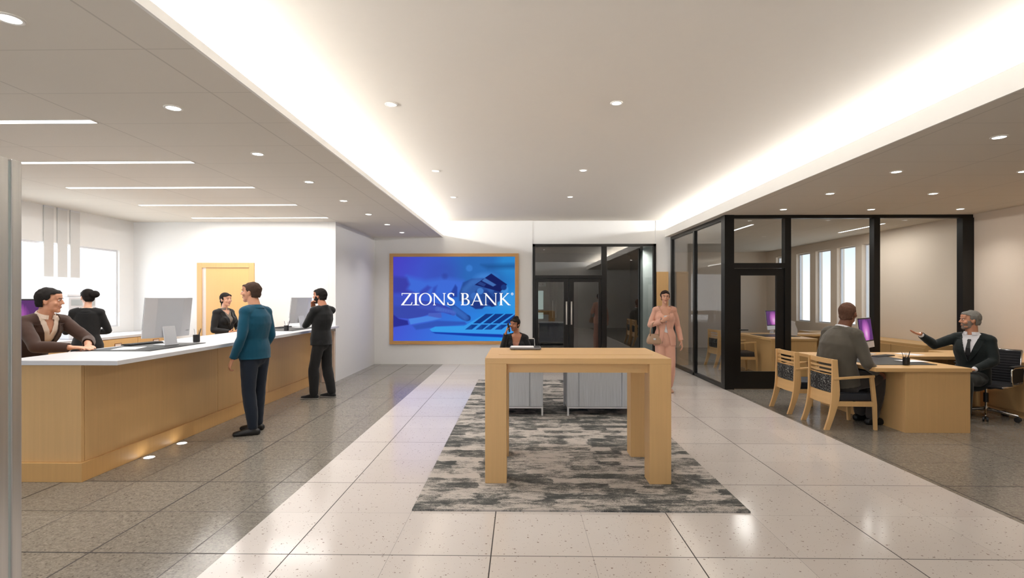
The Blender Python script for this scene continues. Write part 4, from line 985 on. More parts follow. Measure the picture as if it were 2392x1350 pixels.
def person(label, loc, face, H, base, pose, sex, sk, hair, look=(0, 1, 0), hands=None, outfit=None, bulk=1.0, floor_z=0.0, headroll=0.0, smile=0.0):
    """loc: ground point; face: world direction the hips face; joints are in a 1.75 m figure facing +Y"""
    ang = math.atan2(-face[0], face[1]); root = empty('person', (loc[0], loc[1], floor_z), ang); tag(root, label, 'person')
    s = H / 1.75; J = dict(STAND if base == 'stand' else SIT); J.update(pose); J = {k: V3(v) * s for k, v in J.items()}
    if sex == 'f':
        m_ = (J['shR'] + J['shL']) / 2
        for k in ('shR', 'shL'): J[k] = m_ + (J[k] - m_) * .92
    ca, sa = math.cos(-ang), math.sin(-ang); look = (look[0] * ca - look[1] * sa, look[0] * sa + look[1] * ca, look[2])
    fem = sex == 'f'; bk = bulk * s; UP = V3((0, 0, 1))
    hs = (J['hiR'] - J['hiL']).normalized(); ss = (J['shR'] - J['shL']).normalized()
    spine = [J['pel'], J['wai'], J['che'], J['nec']]
    def fwd(i, sd):
        a = spine[max(0, i - 1)]; b = spine[min(3, i + 1)]; t = (b - a).normalized(); f = t.cross(sd).normalized(); return f
    mids = hs.lerp(ss, .5).normalized()
    if fem: T = [(.160, .112), (.122, .093), (.142, .105), (.058, .058)]
    else: T = [(.158, .115), (.148, .108), (.168, .118), (.066, .064)]
    def torso(mb, inf=0.0, hem=None, neck=True, hemw=1.0):
        secs = []
        t0 = (J['wai'] - J['pel']).normalized()
        if hem: secs.append((J['pel'] - t0 * (hem * s), hs, fwd(0, hs), (T[0][0] * hemw) * bk + inf, (T[0][1] * hemw + .006) * bk + inf))
        hw_ = 1 + (hemw - 1) * .9
        secs.append((J['pel'] - t0 * (.07 * s), hs, fwd(0, hs), (T[0][0]) * hw_ * bk + inf, T[0][1] * hw_ * bk + inf))
        secs.append((J['pel'] + t0 * (.02 * s), hs, fwd(0, hs), T[0][0] * hw_ * bk + inf, T[0][1] * hw_ * bk + inf))
        secs.append((J['wai'], mids, fwd(1, mids), T[1][0] * bk + inf, T[1][1] * bk + inf))
        secs.append((J['che'], ss, fwd(2, ss), T[2][0] * bk + inf, T[2][1] * bk + inf))
        f3 = fwd(3, ss); sh = (J['shR'] + J['shL']) / 2
        secs.append((J['che'].lerp(sh, .62), ss, f3, (.158 if not fem else .135) * bk + inf, (.108 if not fem else .09) * bk + inf))
        secs.append((sh.lerp(J['nec'], .25), ss, f3, .125 * bk + inf, .078 * bk + inf))
        if neck: secs.append((J['nec'] + (J['head'] - J['nec']).normalized() * .0, ss, f3, T[3][0] * s + inf, T[3][1] * s + inf))
        mb.loft(secs, 26)
        for k in ('R', 'L'):
            mb.cap(sh.lerp(J['nec'], .55) + ss * (.03 * s * (1 if k == 'R' else -1)), J['sh' + k], .050 * s + inf, (.051 if not fem else .042) * bk + inf, 14)
        if fem:
            for q in (-1, 1): mb.ell(J['che'] + ss * (.066 * s * q) + fwd(2, ss) * (.075 * s) + UP * (.01 * s), .058 * s + inf, .050 * s + inf, .055 * s + inf)
    aw = (.052, .041, .040, .027) if not fem else (.043, .034, .033, .023)
    def arms(mb, inf=0.0, cuff=0.0, which='RL', flare=0.0):
        for k in which:
            mb.cap(J['sh' + k], J['el' + k], aw[0] * bk + inf, aw[1] * s + inf + flare * .5, 14, mid=(.35, aw[0] * bk * 1.0 + inf))
            e = J['wr' + k].lerp(J['el' + k], cuff); mb.cap(J['el' + k], e, aw[1] * s + inf + flare * .5, aw[3] * s + inf + flare, 14, mid=(.3, aw[2] * s * 1.04 + inf + flare * .6))
    lw = (.079, .056, .054, .037) if not fem else (.078, .052, .050, .033)
    def legs(mb, inf=0.0, wide=0.0, cuff=0.0):
        for k in 'RL':
            mb.cap(J['hi' + k], J['kn' + k], lw[0] * bk + inf, lw[1] * s + inf + wide * .6, 16, mid=(.3, lw[0] * bk * .98 + inf))
            e = J['an' + k].lerp(J['kn' + k], cuff); mb.cap(J['kn' + k], e, lw[1] * s + inf + wide * .6, lw[3] * s + inf + wide, 16, mid=(.32, lw[2] * s * 1.08 + inf + wide * .8))
    def foot(mb, k, inf=0.0, heel=0.0):
        a, t = J['an' + k], J['to' + k]; d = V3((t.x - a.x, t.y - a.y, 0)).normalized(); sd = d.cross(UP)
        z = min(a.z, t.z)
        hb = V3((a.x, a.y, 0)) - d * (.052 * s); base_z = t.z - .03 * s; q = lambda f, h: hb + d * (f * s) + UP * (base_z + h * s)
        mb.loft([(q(.0, .036), sd, UP, .026 * s + inf, .030 * s + inf), (q(.05, .042), sd, UP, .034 * s + inf, .040 * s + inf), (q(.12, .036), sd, UP, .038 * s + inf, .034 * s + inf), (q(.19, .026), sd, UP, .044 * s + inf, .025 * s + inf), (q(.245, .021), sd, UP, .034 * s + inf, .018 * s + inf)], 16)
        mb.cap(a + UP * (.03 * s), V3((a.x, a.y, base_z + .045 * s)), lw[3] * s * 1.0 + inf * .6, .036 * s + inf * .6, 12)
    # head frame
    hf = V3(look).normalized(); hsd = hf.cross(UP).normalized(); hu = hsd.cross(hf).normalized()
    if headroll: 
        R_ = Matrix.Rotation(headroll, 3, hf); hsd = R_ @ hsd; hu = R_ @ hu
    hc = J['head']; hs_ = s * (.97 if fem else 1.0); FR = (hsd, hf, hu)
    hq = lambda a, b, c: hc + hsd * (a * hs_) + hf * (b * hs_) + hu * (c * hs_)
    def head(mb):
        e = lambda c, x, y, z: mb.ell(hq(*c), x * hs_, y * hs_, z * hs_, FR)
        e((0, -.016, .032), .075, .095, .084); e((0, .018, -.02), .061 if not fem else .057, .074, .086)
        e((0, .060, -.090), .028 if not fem else .022, .028, .022); e((0, .012, -.066), .052 if not fem else .045, .062, .040)
        e((0, .074, .034), .050, .022, .014); e((0, .040, -.070), .050 if not fem else .042, .040, .030); e((0, .064, .058), .055, .030, .036)
        mb.cap(hq(0, .090, .020), hq(0, .108, -.016), .008 * hs_, .0115 * hs_, 10); e((.011, .096, -.020), .008, .009, .007); e((-.011, .096, -.020), .008, .009, .007)
        for q in (-1, 1):
            e((q * .041, .062, -.020), .022, .022, .022); e((q * .074, -.006, -.004), .008, .019, .031); e((q * .078, -.012, .008), .009, .013, .018)
        e((0, .079, -.052), .027, .0145, .018)
        mb.cap(J['nec'] - (J['head'] - J['nec']).normalized() * .03, hq(0, -.016, -.055), (.066 if not fem else .050) * s, (.060 if not fem else .046) * hs_, 16)
    body = MB(); torso(body); arms(body); legs(body); head(body)
    for k in 'RL': foot(body, k)
    hd = {'R': None, 'L': None}
    for k in 'RL':
        sgn = 1 if k == 'R' else -1; fa = (J['wr' + k] - J['el' + k]).normalized()
        h = (hands or {}).get(k, {}); dr = V3(h.get('dir', fa)); pn = V3(h.get('palm', (-sgn, 0, 0))); th = V3(h.get('thumb', (0, 1, 0)))
        hand(body, J['wr' + k] + fa * (.012 * s), dr, pn, th, h.get('curl', .3), s * (.93 if fem else 1.0))
    remeshed(body, 'body', .0066, 2, mat=sk, parent=root)
    # eyes, brows, lips
    for q in (-1, 1):
        eb = MB().ell(hq(q * .030, .0835, .012), .0120 * hs_, .009 * hs_, .0050 * hs_, FR).build('eye', EYEW, root, smooth=True)
        MB().ell(hq(q * .0305, .0900, .012), .0066 * hs_, .0050 * hs_, .0050 * hs_, FR, 12, 7).build('iris', EYED, eb, smooth=True)
        MB().cap(hq(q * .015, .0985, .031), hq(q * .046, .085, .034), .0034 * hs_, .0026 * hs_, 8).build('eyebrow', hair, root, smooth=True)
    lp = MB(); cw, cz = .021 + .006 * smile, .008 * smile
    for zz, r_ in ((-.0500, .0030), (-.0565 - .002 * smile, .0036)):
        pts = [hq(cw * t, .0925 - 22 * (cw * t) ** 2, zz + cz * t * t + (0.003 if zz < -.052 else 0) * t * t) for t in (-1, -.75, -.5, -.25, 0, .25, .5, .75, 1)]
        lp.tube(pts, r_ * hs_, 8)
    if smile: MB().ell(hq(0, .0905, -.0535 + .002), .016 * hs_, .0035 * hs_, .0028 * hs_, FR).build('teeth', EYEW, root, smooth=True)
    lp.build('lips', LIPF if fem else LIPM, root, smooth=True)
    return dict(root=root, J=J, s=s, bk=bk, torso=torso, arms=arms, legs=legs, foot=foot, hq=hq, hs=hs, ss=ss, fwd=fwd, hc=hc, FR=FR, hs_=hs_, fem=fem, hair=hair, T=T, sh=(J['shR'] + J['shL']) / 2)
LIPF = plain('lips_rose', rgb(160, 82, 76), .4, var=.02); LIPM = plain('lips_plain', rgb(150, 98, 82), .5, var=.02)

def hl(P, p):   # head-local coordinates
    d = (p - P['hc']) / P['hs_']; X, Y, Z = P['FR']; return d.dot(X), d.dot(Y), d.dot(Z)
def hair_short(P, nape=-.055, vol=.009, front=.072, side=1.5, top=0.0):
    mb = MB(); hq, k = P['hq'], P['hs_']
    mb.ell(hq(0, -.018, .036), (.077 + vol) * k, (.096 + vol) * k, (.086 + vol + top) * k, P['FR'], 30, 18)
    mb.ell(hq(0, -.04, -.01), (.066 + vol) * k, (.066 + vol) * k, (.072 + vol) * k, P['FR'], 24, 14)
    mb.ell(hq(0, .064, .058), (.055 + vol * .8) * k, (.030 + vol * .8) * k, (.036 + vol) * k, P['FR'])
    if top: mb.ell(hq(0, .03, .085), .058 * k, .06 * k, (.028 + top) * k, P['FR'], 24, 12)
    def keep(p):
        x, f, u = hl(P, p); um = nape + max(0, (f + .03)) * side
        if f > .03: um = max(um, front - .25 * max(0, .085 - f) if f < .085 else front)
        if abs(x) > .055 and -.03 < f < .022: um = max(um, .012) if nape < -.03 else um
        return u > min(um, front)
    return remeshed(mb, 'hair', .006 * k * 1.1, 2, keep, .006, P['hair'], P['root'], disp=wrinkle(.004, 30, len(P['root'].name)))
def hair_bun(P, bun=(0, -.125, .03), r=.045, tail=None):
    mb = MB(); hq, k = P['hq'], P['hs_']
    mb.ell(hq(0, -.018, .036), .084 * k, .103 * k, .092 * k, P['FR'], 30, 18); mb.ell(hq(0, -.045, -.005), .070 * k, .068 * k, .075 * k, P['FR'], 24, 14)
    mb.ell(hq(0, .064, .058), .062 * k, .037 * k, .043 * k, P['FR'])
    if bun: mb.ell(hq(*bun), r * k * 1.15, r * k, r * k, P['FR'], 20, 12); mb.cap(hq(bun[0], bun[1] + .05, bun[2]), hq(*bun), .035 * k, .03 * k)
    if tail: 
        for a, b, ra, rb in tail: mb.cap(hq(*a), hq(*b), ra * k, rb * k)
    def keep(p):
        x, f, u = hl(P, p)
        if f < -.10: return True
        um = -.065 + max(0, f + .02) * 1.5
        if f > .03: um = .058 + .02 * (1 - min(1, abs(x) / .05))
        return u > min(um, .078)
    return remeshed(mb, 'hair', .0066 * k, 2, keep, .006, P['hair'], P['root'], disp=wrinkle(.0025, 26, 3))
def stubble(P, mat, name='beard', infl=.0045, full=False):
    mb = MB(); hq, k = P['hq'], P['hs_']; i = infl
    mb.ell(hq(0, .060, -.090), (.028 + i) * k, (.028 + i) * k, (.022 + i) * k, P['FR']); mb.ell(hq(0, .012, -.066), (.052 + i) * k, (.062 + i) * k, (.040 + i) * k, P['FR']); mb.ell(hq(0, .018, -.02), (.061 + i) * k, (.074 + i) * k, (.086 + i) * k, P['FR'])
    mb.ell(hq(0, .079, -.052), (.027 + i) * k, (.0145 + i) * k, (.018 + i) * k, P['FR'])
    def keep(p):
        x, f, u = hl(P, p)
        if f < -.012 or u > .01: return False
        if f > .05 and -.062 < u < -.042 and abs(x) < .024: return False
        return u < -.030 or abs(x) > .052 and u < .0
    return remeshed(mb, name, .0062, 2, keep, .003, mat, P['root'])
def trousers(P, mat, wide=.012, top=.03, name='trousers', inf=.013, cuff=.02):
    mb = MB(); s = P['s']; P['legs'](mb, inf * s, wide * s, cuff)
    J = P['J']; t0 = (J['wai'] - J['pel']).normalized(); f = P['fwd'](0, P['hs'])
    mb.loft([(J['pel'] - t0 * (.09 * s), P['hs'], f, P['T'][0][0] * P['bk'] + .006, P['T'][0][1] * P['bk'] + .006), (J['pel'], P['hs'], f, P['T'][0][0] * P['bk'] + inf, P['T'][0][1] * P['bk'] + inf), (J['pel'] + t0 * (top * s + .04), P['hs'], f, P['T'][0][0] * .95 * P['bk'] + inf, P['T'][0][1] * .95 * P['bk'] + inf)], 26)
    return remeshed(mb, name, .010, 4, mat=mat, parent=P['root'], disp=wrinkle(.006, 8, 1.3, .7))
def shoes(P, mat, sole=None):
    for k in 'RL':
        mb = MB(); P['foot'](mb, k, .008 * P['s']); base = (P['J']['to' + k].z - .03 * P['s'])
        an = P['J']['an' + k]
        o = remeshed(mb, 'shoe', .007, 2, lambda p: p.z < an.z + .035, .003, mat, P['root'])
        for v in o.data.vertices: v.co.z = max(v.co.z, base + .002)
        if sole:
            sb = MB(); P['foot'](sb, k, .013 * P['s']); so = remeshed(sb, 'sole', .007, 1, lambda p: p.z < base + .03, 0, sole, o)
            for v in so.data.vertices: v.co.z = min(max(v.co.z, base + .001), base + .022)
def chest_local(P, p):
    f = P['fwd'](2, P['ss']); up = P['ss'].cross(f).normalized() ; 
    if up.z < 0: up = -up
    d = (p - P['J']['che']) / P['s']; return d.dot(P['ss']), d.dot(f), d.dot(up)
def segd(p, a, b):
    d = b - a; t = max(0, min(1, (p - a).dot(d) / d.dot(d))); return (p - a - d * t).length
def jacket(P, mat, V=(-.10, .16, .085), inf=.020, hem=.16, cuff=.06, name='jacket', collar=True, flare=.006, hemw=1.06, open_bottom=0.0, neck_r=.074, lapel=True, lapmat=None):
    """V = (height of the button, height of the collar, half width at the collar) in chest coordinates"""
    mb = MB(); s = P['s']; P['torso'](mb, inf * s, hem, True, hemw); P['arms'](mb, (inf - .009) * s, cuff, 'RL', flare * s); J = P['J']; nd = (P['hc'] - J['nec']).normalized()
    t0 = (J['wai'] - J['pel']).normalized(); hemz = (J['pel'] - t0 * ((hem or .02) * s))
    wr = {k: (J['wr' + k].lerp(J['el' + k], cuff), (J['wr' + k] - J['el' + k]).normalized()) for k in 'RL'}
    hiF = P['fwd'](0, P['hs'])
    def keep(p):
        l, f, u = chest_local(P, p)
        if f > .0 and V:
            w = (u - V[0]) / (V[1] - V[0]) * V[2]
            if u > V[0] and abs(l) < w: return False
            if open_bottom and u < V[0] - .02 and abs(l) < (V[0] - .02 - u) * open_bottom: return False
        q = p - J['nec']; a = q.dot(nd)
        if a > .012 * s and (q - nd * a).length < (neck_r + .02) * s: return False
        if (p - hemz).dot(t0) < .0 and (p - J['pel']).length < .5 * s and (abs((p - J['pel']).dot(P['hs'])) < .178 * P['bk'] and abs((p - J['pel']).dot(hiF)) < .19 * P['bk'] or not any(segd(p, J['wr' + k], J['el' + k]) < .062 * s for k in 'RL')): return False
        for k in 'RL':
            if (p - wr[k][0]).dot(wr[k][1]) > .002 and (p - wr[k][0]).length < .09 * s: return False
        return True
    o = remeshed(mb, name, .0095, 4, keep, .006, mat, P['root'], disp=wrinkle(.0055, 9, 5.1, .8))
    if lapel and V:
        dg = None; lm = lapmat or mat; up = P['ss'].cross(P['fwd'](2, P['ss'])).normalized(); up = up if up.z > 0 else -up; fw = P['fwd'](2, P['ss'])
        from mathutils.bvhtree import BVHTree
        tmb = MB(); P['torso'](tmb, (inf + .004) * s, hem, True, hemw); bvh = BVHTree.FromPolygons([V3(v) for v in tmb.v], tmb.f)
        for q in (-1, 1):
            lp = MB(); rs = []
            for i in range(11):
                t = i / 10; u = V[0] + (V[1] - V[0]) * t; a = V[2] * t + .002; b = a + .012 + .052 * math.sin(min(1, t * 1.15) * math.pi * .62)
                row = []
                for lat in (a, b):
                    org = J['che'] + P['ss'] * (lat * q * s) + up * (u * s) + fw * .5; hit = bvh.ray_cast(org, -fw)
                    row.append(hit[0] if hit[0] else org - fw * .4)
                rs.append([row[0] + fw * .001, row[1] + fw * .001, row[1] + fw * .007, row[0] + fw * .009])
            lp.rings(rs).build('lapel', lm, o, smooth=False)
    if collar:
        cb = MB(); n = 22; c0 = J['nec'] + nd * (.008 * s); sd = P['ss']; f = P['fwd'](3, sd); rs = []
        for i in range(n + 1):
            a = math.radians(-12 + 204 * i / n) + math.pi; dx, dy = math.cos(a), math.sin(a)
            e = sd * dx + f * dy; rs.append([c0 + e * (.080 * s) - nd * .03 * s + f * 0, c0 + e * (.068 * s) + nd * (.020 * s), c0 + e * (.074 * s) + nd * (.022 * s), c0 + e * (.098 * s) - nd * (.022 * s)])
        cb.rings(rs).build('collar', lm if lapel and V else mat, o, smooth=False)
    return o
def shirt(P, mat, inf=.009, name='shirt', neckV=None, neck_r=.066, collar=True, sleeves=False, cuff=.0):
    mb = MB(); s = P['s']; P['torso'](mb, inf * s, .06, True); J = P['J']; nd = (P['hc'] - J['nec']).normalized()
    if sleeves: P['arms'](mb, inf * s, cuff)
    def keep(p):
        l, f, u = chest_local(P, p); q = p - J['nec']; a = q.dot(nd)
        if neckV and f > 0 and u > neckV[0] and abs(l) < (u - neckV[0]) / (.16 - neckV[0]) * neckV[1]: return False
        if a > .016 * s and (q - nd * a).length < (neck_r + .03) * s: return False
        return True
    o = remeshed(mb, name, .010, 3, keep, .004, mat, P['root'])
    if collar:
        sd = P['ss']; f = P['fwd'](3, sd); c0 = J['nec'] + nd * (.014 * s); n = 24; rs = []
        for i in range(n + 1):
            a = math.radians(-72 + 324 * i / n) + math.pi; e = sd * math.cos(a) + f * math.sin(a); nr = (.070 if not P['fem'] else .054) * s
            rs.append([c0 + e * nr - nd * .02 * s, c0 + e * (nr - .002) + nd * (.022 * s), c0 + e * (nr + .004) + nd * (.024 * s), c0 + e * (nr + .018) - nd * (.014 * s)])
        MB().rings(rs).build('shirt_collar', mat, o)
    return o
def cuffs(P, mat, which='RL'):
    for k in which:
        J, s = P['J'], P['s']; d = (J['wr' + k] - J['el' + k]).normalized(); c = J['wr' + k] - d * (.03 * s)
        MB().cap(c, c + d * (.034 * s), .033 * s, .031 * s, 16).build('shirt_cuff', mat, P['root'], smooth=True)
# ================================================================ the nine people
navy = cloth('dark_denim', 20, 29, 42); teal = cloth('teal_fleece', 6, 68, 90, weave=150); blk = cloth('black_cloth', 20, 21, 22); blkj = cloth('black_suit', 26, 26, 27)
brownj = cloth('brown_suit', 60, 40, 31); greyj = cloth('grey_suit', 84, 79, 70); pink = cloth('pale_pink_suit', 214, 166, 146); darkj = cloth('charcoal_green_suit', 24, 32, 32)
whites = cloth('white_shirt', 226, 226, 230); creams = cloth('cream_shirt', 214, 196, 178); greys = cloth('grey_top', 120, 110, 100); blacksh = plain('black_shoe', rgb(14, 13, 13), .45); whitesole = plain('pale_sole', rgb(178, 174, 170), .6)
pinktop = cloth('pinkish_top', 168, 118, 100); greytr = cloth('grey_trousers', 66, 60, 56)
H_blk = hairm('hair_black', 26, 22, 20); H_brn = hairm('hair_brown', 66, 50, 42); H_dbr = hairm('hair_dark_brown', 44, 30, 26); H_gry = hairm('hair_grey', 118, 116, 110); H_sg = hairm('hair_cropped_brown', 96, 68, 54)
def fl(px, py): return atZ(px, py, 0)
# --- man in teal, standing at the counter, seen from behind
p = fl(596, 1010)
P = person('man in a teal jacket and dark jeans standing at the teller counter, back turned', (p.x, p.y), (-.93, .37), 1.72, 'stand',
    dict(head=(-.01, .055, 1.628), nec=(0, .0, 1.46), che=(0, -.01, 1.275), wai=(0, .02, 1.10), pel=(0, .02, .95), shL=(-.160, -.03, 1.405), shR=(.155, -.0, 1.40), elL=(-.235, -.06, 1.12), wrL=(-.255, .05, .885),
         elR=(.195, -.04, 1.12), wrR=(.175, .10, .93), anR=(.10, .07, .085), toR=(.03, .255, .03), anL=(-.09, -.07, .085), toL=(-.22, .09, .03), knR=(.105, .06, .49), knL=(-.09, -.005, .49)),
    'm', SK['light'], H_brn, look=(-.97, -.10, .02), bulk=1.06, hands={'L': dict(curl=.35, palm=(.8, -.3, 0), thumb=(.4, 1, 0)), 'R': dict(curl=.5, palm=(-1, 0, 0), thumb=(0, .3, 1))})
jacket(P, teal, V=None, inf=.016, hem=.085, cuff=.03, name='jacket', lapel=False, hemw=1.10); trousers(P, navy, wide=.006, inf=.012); shoes(P, blacksh); hair_short(P, vol=.007, front=.075)
# --- man in black, chin in hand
p = fl(754, 930)
P = person('bearded man all in black at the far end of the counter, hand on chin', (p.x, p.y), (-.93, .32), 1.68, 'stand',
    dict(head=(.0, .06, 1.625), shL=(-.18, .02, 1.40), shR=(.17, -.03, 1.40), elL=(-.20, .17, 1.17), wrL=(.04, .28, 1.20), elR=(.16, .24, 1.19), wrR=(.04, .20, 1.44), pel=(0, .03, .94), wai=(0, .03, 1.1), che=(0, 0, 1.27),
         anR=(.10, -.09, .085), toR=(.10, .09, .03), anL=(-.11, .08, .085), toL=(-.16, .27, .03), knR=(.10, .0, .49), knL=(-.10, .09, .49)),
    'm', SK['tan'], H_blk, look=(-.99, .10, .0), bulk=1.0, hands={'R': dict(dir=(-.5, -.1, .85), palm=(-.2, -.9, 0), thumb=(-1, 0, .3), curl=.55), 'L': dict(dir=(.95, -.1, .1), palm=(0, -.8, .2), thumb=(0, .2, 1), curl=.5)})
jacket(P, blk, V=None, inf=.017, hem=.085, cuff=.02, name='sweater', lapel=False, hemw=1.10, flare=0, collar=False); trousers(P, blkj, wide=.016); shoes(P, blkj, whitesole); hair_short(P, vol=.009, front=.078, top=.004); stubble(P, H_blk)
# --- teller woman facing him
P = person('smiling woman in a black blazer behind the counter, before the maple door', (-4.62, 8.1), (.95, -.32), 1.62, 'stand',
    dict(elR=(.235, .02, 1.13), wrR=(.13, .26, 1.10), elL=(-.235, .04, 1.13), wrL=(-.10, .28, 1.12), head=(.0, .03, 1.63)), 'f', SK['fair'], H_blk, look=(.90, -.42, .0), smile=1.0, headroll=.05,
    hands={'R': dict(dir=(-.2, .9, .1), palm=(-.2, 0, 1), thumb=(1, .2, 0), curl=.35), 'L': dict(dir=(.35, .9, .1), palm=(.2, 0, 1), thumb=(-1, .2, 0), curl=.35)})
jacket(P, blkj, V=(-.11, .16, .075), cuff=.04); shirt(P, greys, neckV=(.10, .05)); trousers(P, blkj); shoes(P, blacksh); hair_bun(P, bun=(0, -.115, -.03), r=.030, tail=[((0, -.105, -.03), (0, -.115, -.17), .022, .012)])
# --- teller woman seen from behind, near the window
P = person('woman in black with hair in a bun by the teller window, back turned', (-5.83, 6.95), (-.55, .83), 1.66, 'stand',
    dict(elR=(.235, .02, 1.15), wrR=(.10, .22, 1.12), elL=(-.235, .05, 1.15), wrL=(-.20, .28, 1.24), head=(0, .03, 1.63)), 'f', SK['fair'], H_blk, look=(-.88, .45, -.05),
    hands={'R': dict(dir=(-.6, .7, .1), palm=(-.2, -.5, .5)), 'L': dict(dir=(.1, .9, .2), palm=(1, 0, .3), curl=.4)})
jacket(P, blkj, V=(-.11, .16, .075), cuff=.04); shirt(P, creams); trousers(P, blkj); shoes(P, blacksh); hair_bun(P, bun=(.035, -.13, .04), r=.054)
# --- seated / leaning teller in brown
P = person('smiling man in a brown jacket leaning on the near end of the teller counter', (-4.83, 5.20), (.985, -.16), 1.80, 'stand',
    dict(pel=(0, -.22, .86), wai=(0, -.14, 1.0), che=(0, -.03, 1.15), nec=(0, .04, 1.32), head=(.0, .10, 1.465), shR=(.19, .03, 1.26), shL=(-.19, .03, 1.26), elR=(.25, .26, 1.045), wrR=(.14, .50, 1.035), elL=(-.22, .30, 1.07), wrL=(-.02, .52, 1.035),
         hiR=(.09, -.21, .84), hiL=(-.09, -.21, .84), knR=(.11, -.06, .47), knL=(-.11, -.06, .47), anR=(.11, -.24, .085), anL=(-.11, -.24, .085), toR=(.13, -.06, .03), toL=(-.13, -.06, .03)),
    'm', SK['light'], H_blk, look=(.93, .37, -.03), smile=1.0, bulk=1.0, hands={'R': dict(dir=(-.3, .9, -.02), palm=(0, 0, -1), thumb=(-1, 0, 0), curl=.12), 'L': dict(dir=(.5, .85, -.02), palm=(0, 0, -1), thumb=(0, -1, 0), curl=.12)})
jacket(P, brownj, V=(-.16, .15, .085), cuff=.03, hem=.1); shirt(P, creams, neckV=(.05, .035)); trousers(P, brownj); shoes(P, blacksh); hair_short(P, vol=.010, front=.082, top=.006)
# --- woman in pale pink walking towards the camera
pw = atY(1553, 700, 8.55)
P = person('woman in a pale pink trouser suit walking between the tall table and the glass office', (pw.x, 8.55), (-.10, -.99), 1.66, 'stand',
    dict(elR=(.245, -.03, 1.15), wrR=(.075, .17, 1.23), elL=(-.225, -.05, 1.13), wrL=(-.265, .02, .88), head=(0, .03, 1.63), knR=(.08, .06, .50), anR=(.07, .12, .085), toR=(.08, .30, .03), knL=(-.08, .04, .49), anL=(-.08, -.14, .11), toL=(-.10, .03, .03)),
    'f', SK['fair'], H_dbr, look=(-.12, -.99, -.03), hands={'R': dict(dir=(-.75, .25, .45), palm=(0, -1, .1), thumb=(.2, 0, 1), curl=.45), 'L': dict(palm=(1, -.2, 0), thumb=(.2, 1, 0), curl=.3)})
jacket(P, pink, V=(-.08, .16, .095), cuff=.05, hem=.13, open_bottom=.22, hemw=1.05); shirt(P, whites, neckV=(.045, .9), collar=False); trousers(P, pink, wide=.040, inf=.014); shoes(P, plain('tan_shoe', rgb(190, 150, 128), .5)); hair_bun(P, bun=(0, -.11, .0), r=.035)
R = P['root']; J = P['J']; bag = empty('handbag', (0, 0, 0)); tag(bag, 'soft beige handbag hanging from the forearm of the woman in pink', 'handbag')
mw = R.matrix_basis if False else Matrix.Translation(R.location) @ Matrix.Rotation(R.rotation_euler[2], 4, 'Z')
fm = mw @ (J['elR'].lerp(J['wrR'], .45)); bag.location = (fm.x - .01, fm.y - .0, fm.z - .335); bag.rotation_euler = (0, 0, -.25)
M['bag'] = plain('beige_leather', rgb(168, 138, 112), .5)
mb = MB(); rs = []
for z, w, d in ((0, .11, .05), (.03, .130, .056), (.08, .125, .052), (.13, .105, .038), (.165, .085, .022)):
    rs.append([V3((w * math.copysign(abs(math.cos(a)) ** .6, math.cos(a)), d * math.copysign(abs(math.sin(a)) ** .6, math.sin(a)), z)) for a in [2 * math.pi * i / 28 for i in range(28)]])
mb.rings(rs).build('bag_body', M['bag'], bag, smooth=True)
for y in (-.03, .03): MB().tube([(-.07, y, .13), (-.066, y, .22), (-.035, y * .8, .335), (.0, y * .7, .365), (.035, y * .8, .335), (.066, y, .22), (.07, y, .13)], .008, 8).build('bag_handle', M['bag'], bag, smooth=True)
MB().box(-.02, .02, -.058, -.050, .07, .10).build('bag_clasp', M['steelwhite'], bag, bevel=.003)
# --- woman on the phone behind the grey desk
P = person('seated woman in a black blazer talking on the phone behind the grey desk', (-.06, 8.2), (-.10, -.99), 1.60, 'sit',
    dict(elR=(.235, .10, .80), wrR=(.165, .16, 1.075), elL=(-.23, .06, .74), wrL=(-.12, .28, .73), head=(.03, .04, 1.215)), 'f', SK['tan'], H_blk, look=(-.50, -.86, -.10), headroll=-.12,
    hands={'R': dict(dir=(-.25, -.25, .9), palm=(-1, 0, 0), thumb=(0, 1, .2), curl=.5), 'L': dict(dir=(.5, .8, 0), palm=(0, 0, -1), thumb=(1, 0, 0), curl=.1)}, floor_z=.012)
jacket(P, blkj, V=(-.14, .16, .085), cuff=.06, hem=.10); shirt(P, pinktop, neckV=(.05, .5), collar=False); trousers(P, blkj); shoes(P, blacksh); hair_bun(P, bun=(0, -.05, .115), r=.036)
q = P['root']; mw = Matrix.Translation(q.location) @ Matrix.Rotation(q.rotation_euler[2], 4, 'Z'); c = mw @ (P['J']['wrR'] + V3((-.045, .01, .085)))
ph = MB().box(-.034, .034, -.004, .004, -.07, .07).build('mobile_phone', M['blackpl'], bevel=.003); ph.location = c; ph.rotation_euler = (math.radians(8), math.radians(12), q.rotation_euler[2] + math.radians(80)); tag(ph, 'black mobile phone held to the ear of the seated woman in black', 'phone')
MB().box(-.031, .031, -.0052, -.0042, -.064, .064).build('phone_screen', M['mat_black'], ph)
# --- big man in grey on the guest chair
P = person('large man in a grey suit sitting in the near wooden chair, back turned', (3.84, 6.42), (.95, .30), 2.02, 'sit',
    dict(pel=(0, .04, .50), hiR=(.095, .05, .48), hiL=(-.095, .05, .48), wai=(0, .0, .66), che=(0, .02, .83), nec=(0, .075, 1.00), head=(.02, .125, 1.165), shR=(.17, .05, .95), shL=(-.17, .08, .95), elR=(.275, .085, .675), wrR=(.215, .265, .575), elL=(-.26, .08, .67), wrL=(-.16, .25, .575),
         knR=(.115, .43, .485), knL=(-.10, .45, .485), anR=(.10, .36, .08), toR=(.12, .53, .03), anL=(-.09, .42, .08), toL=(-.07, .60, .03)), 'm', SK['brown'], H_sg, look=(.80, .60, .04), bulk=1.13,
    hands={'R': dict(dir=(-.15, .9, -.2), palm=(0, -.4, -.9), thumb=(-1, 0, 0), curl=.3), 'L': dict(dir=(.1, .9, -.3), palm=(0, -.2, -1), thumb=(1, 0, 0), curl=.3)})
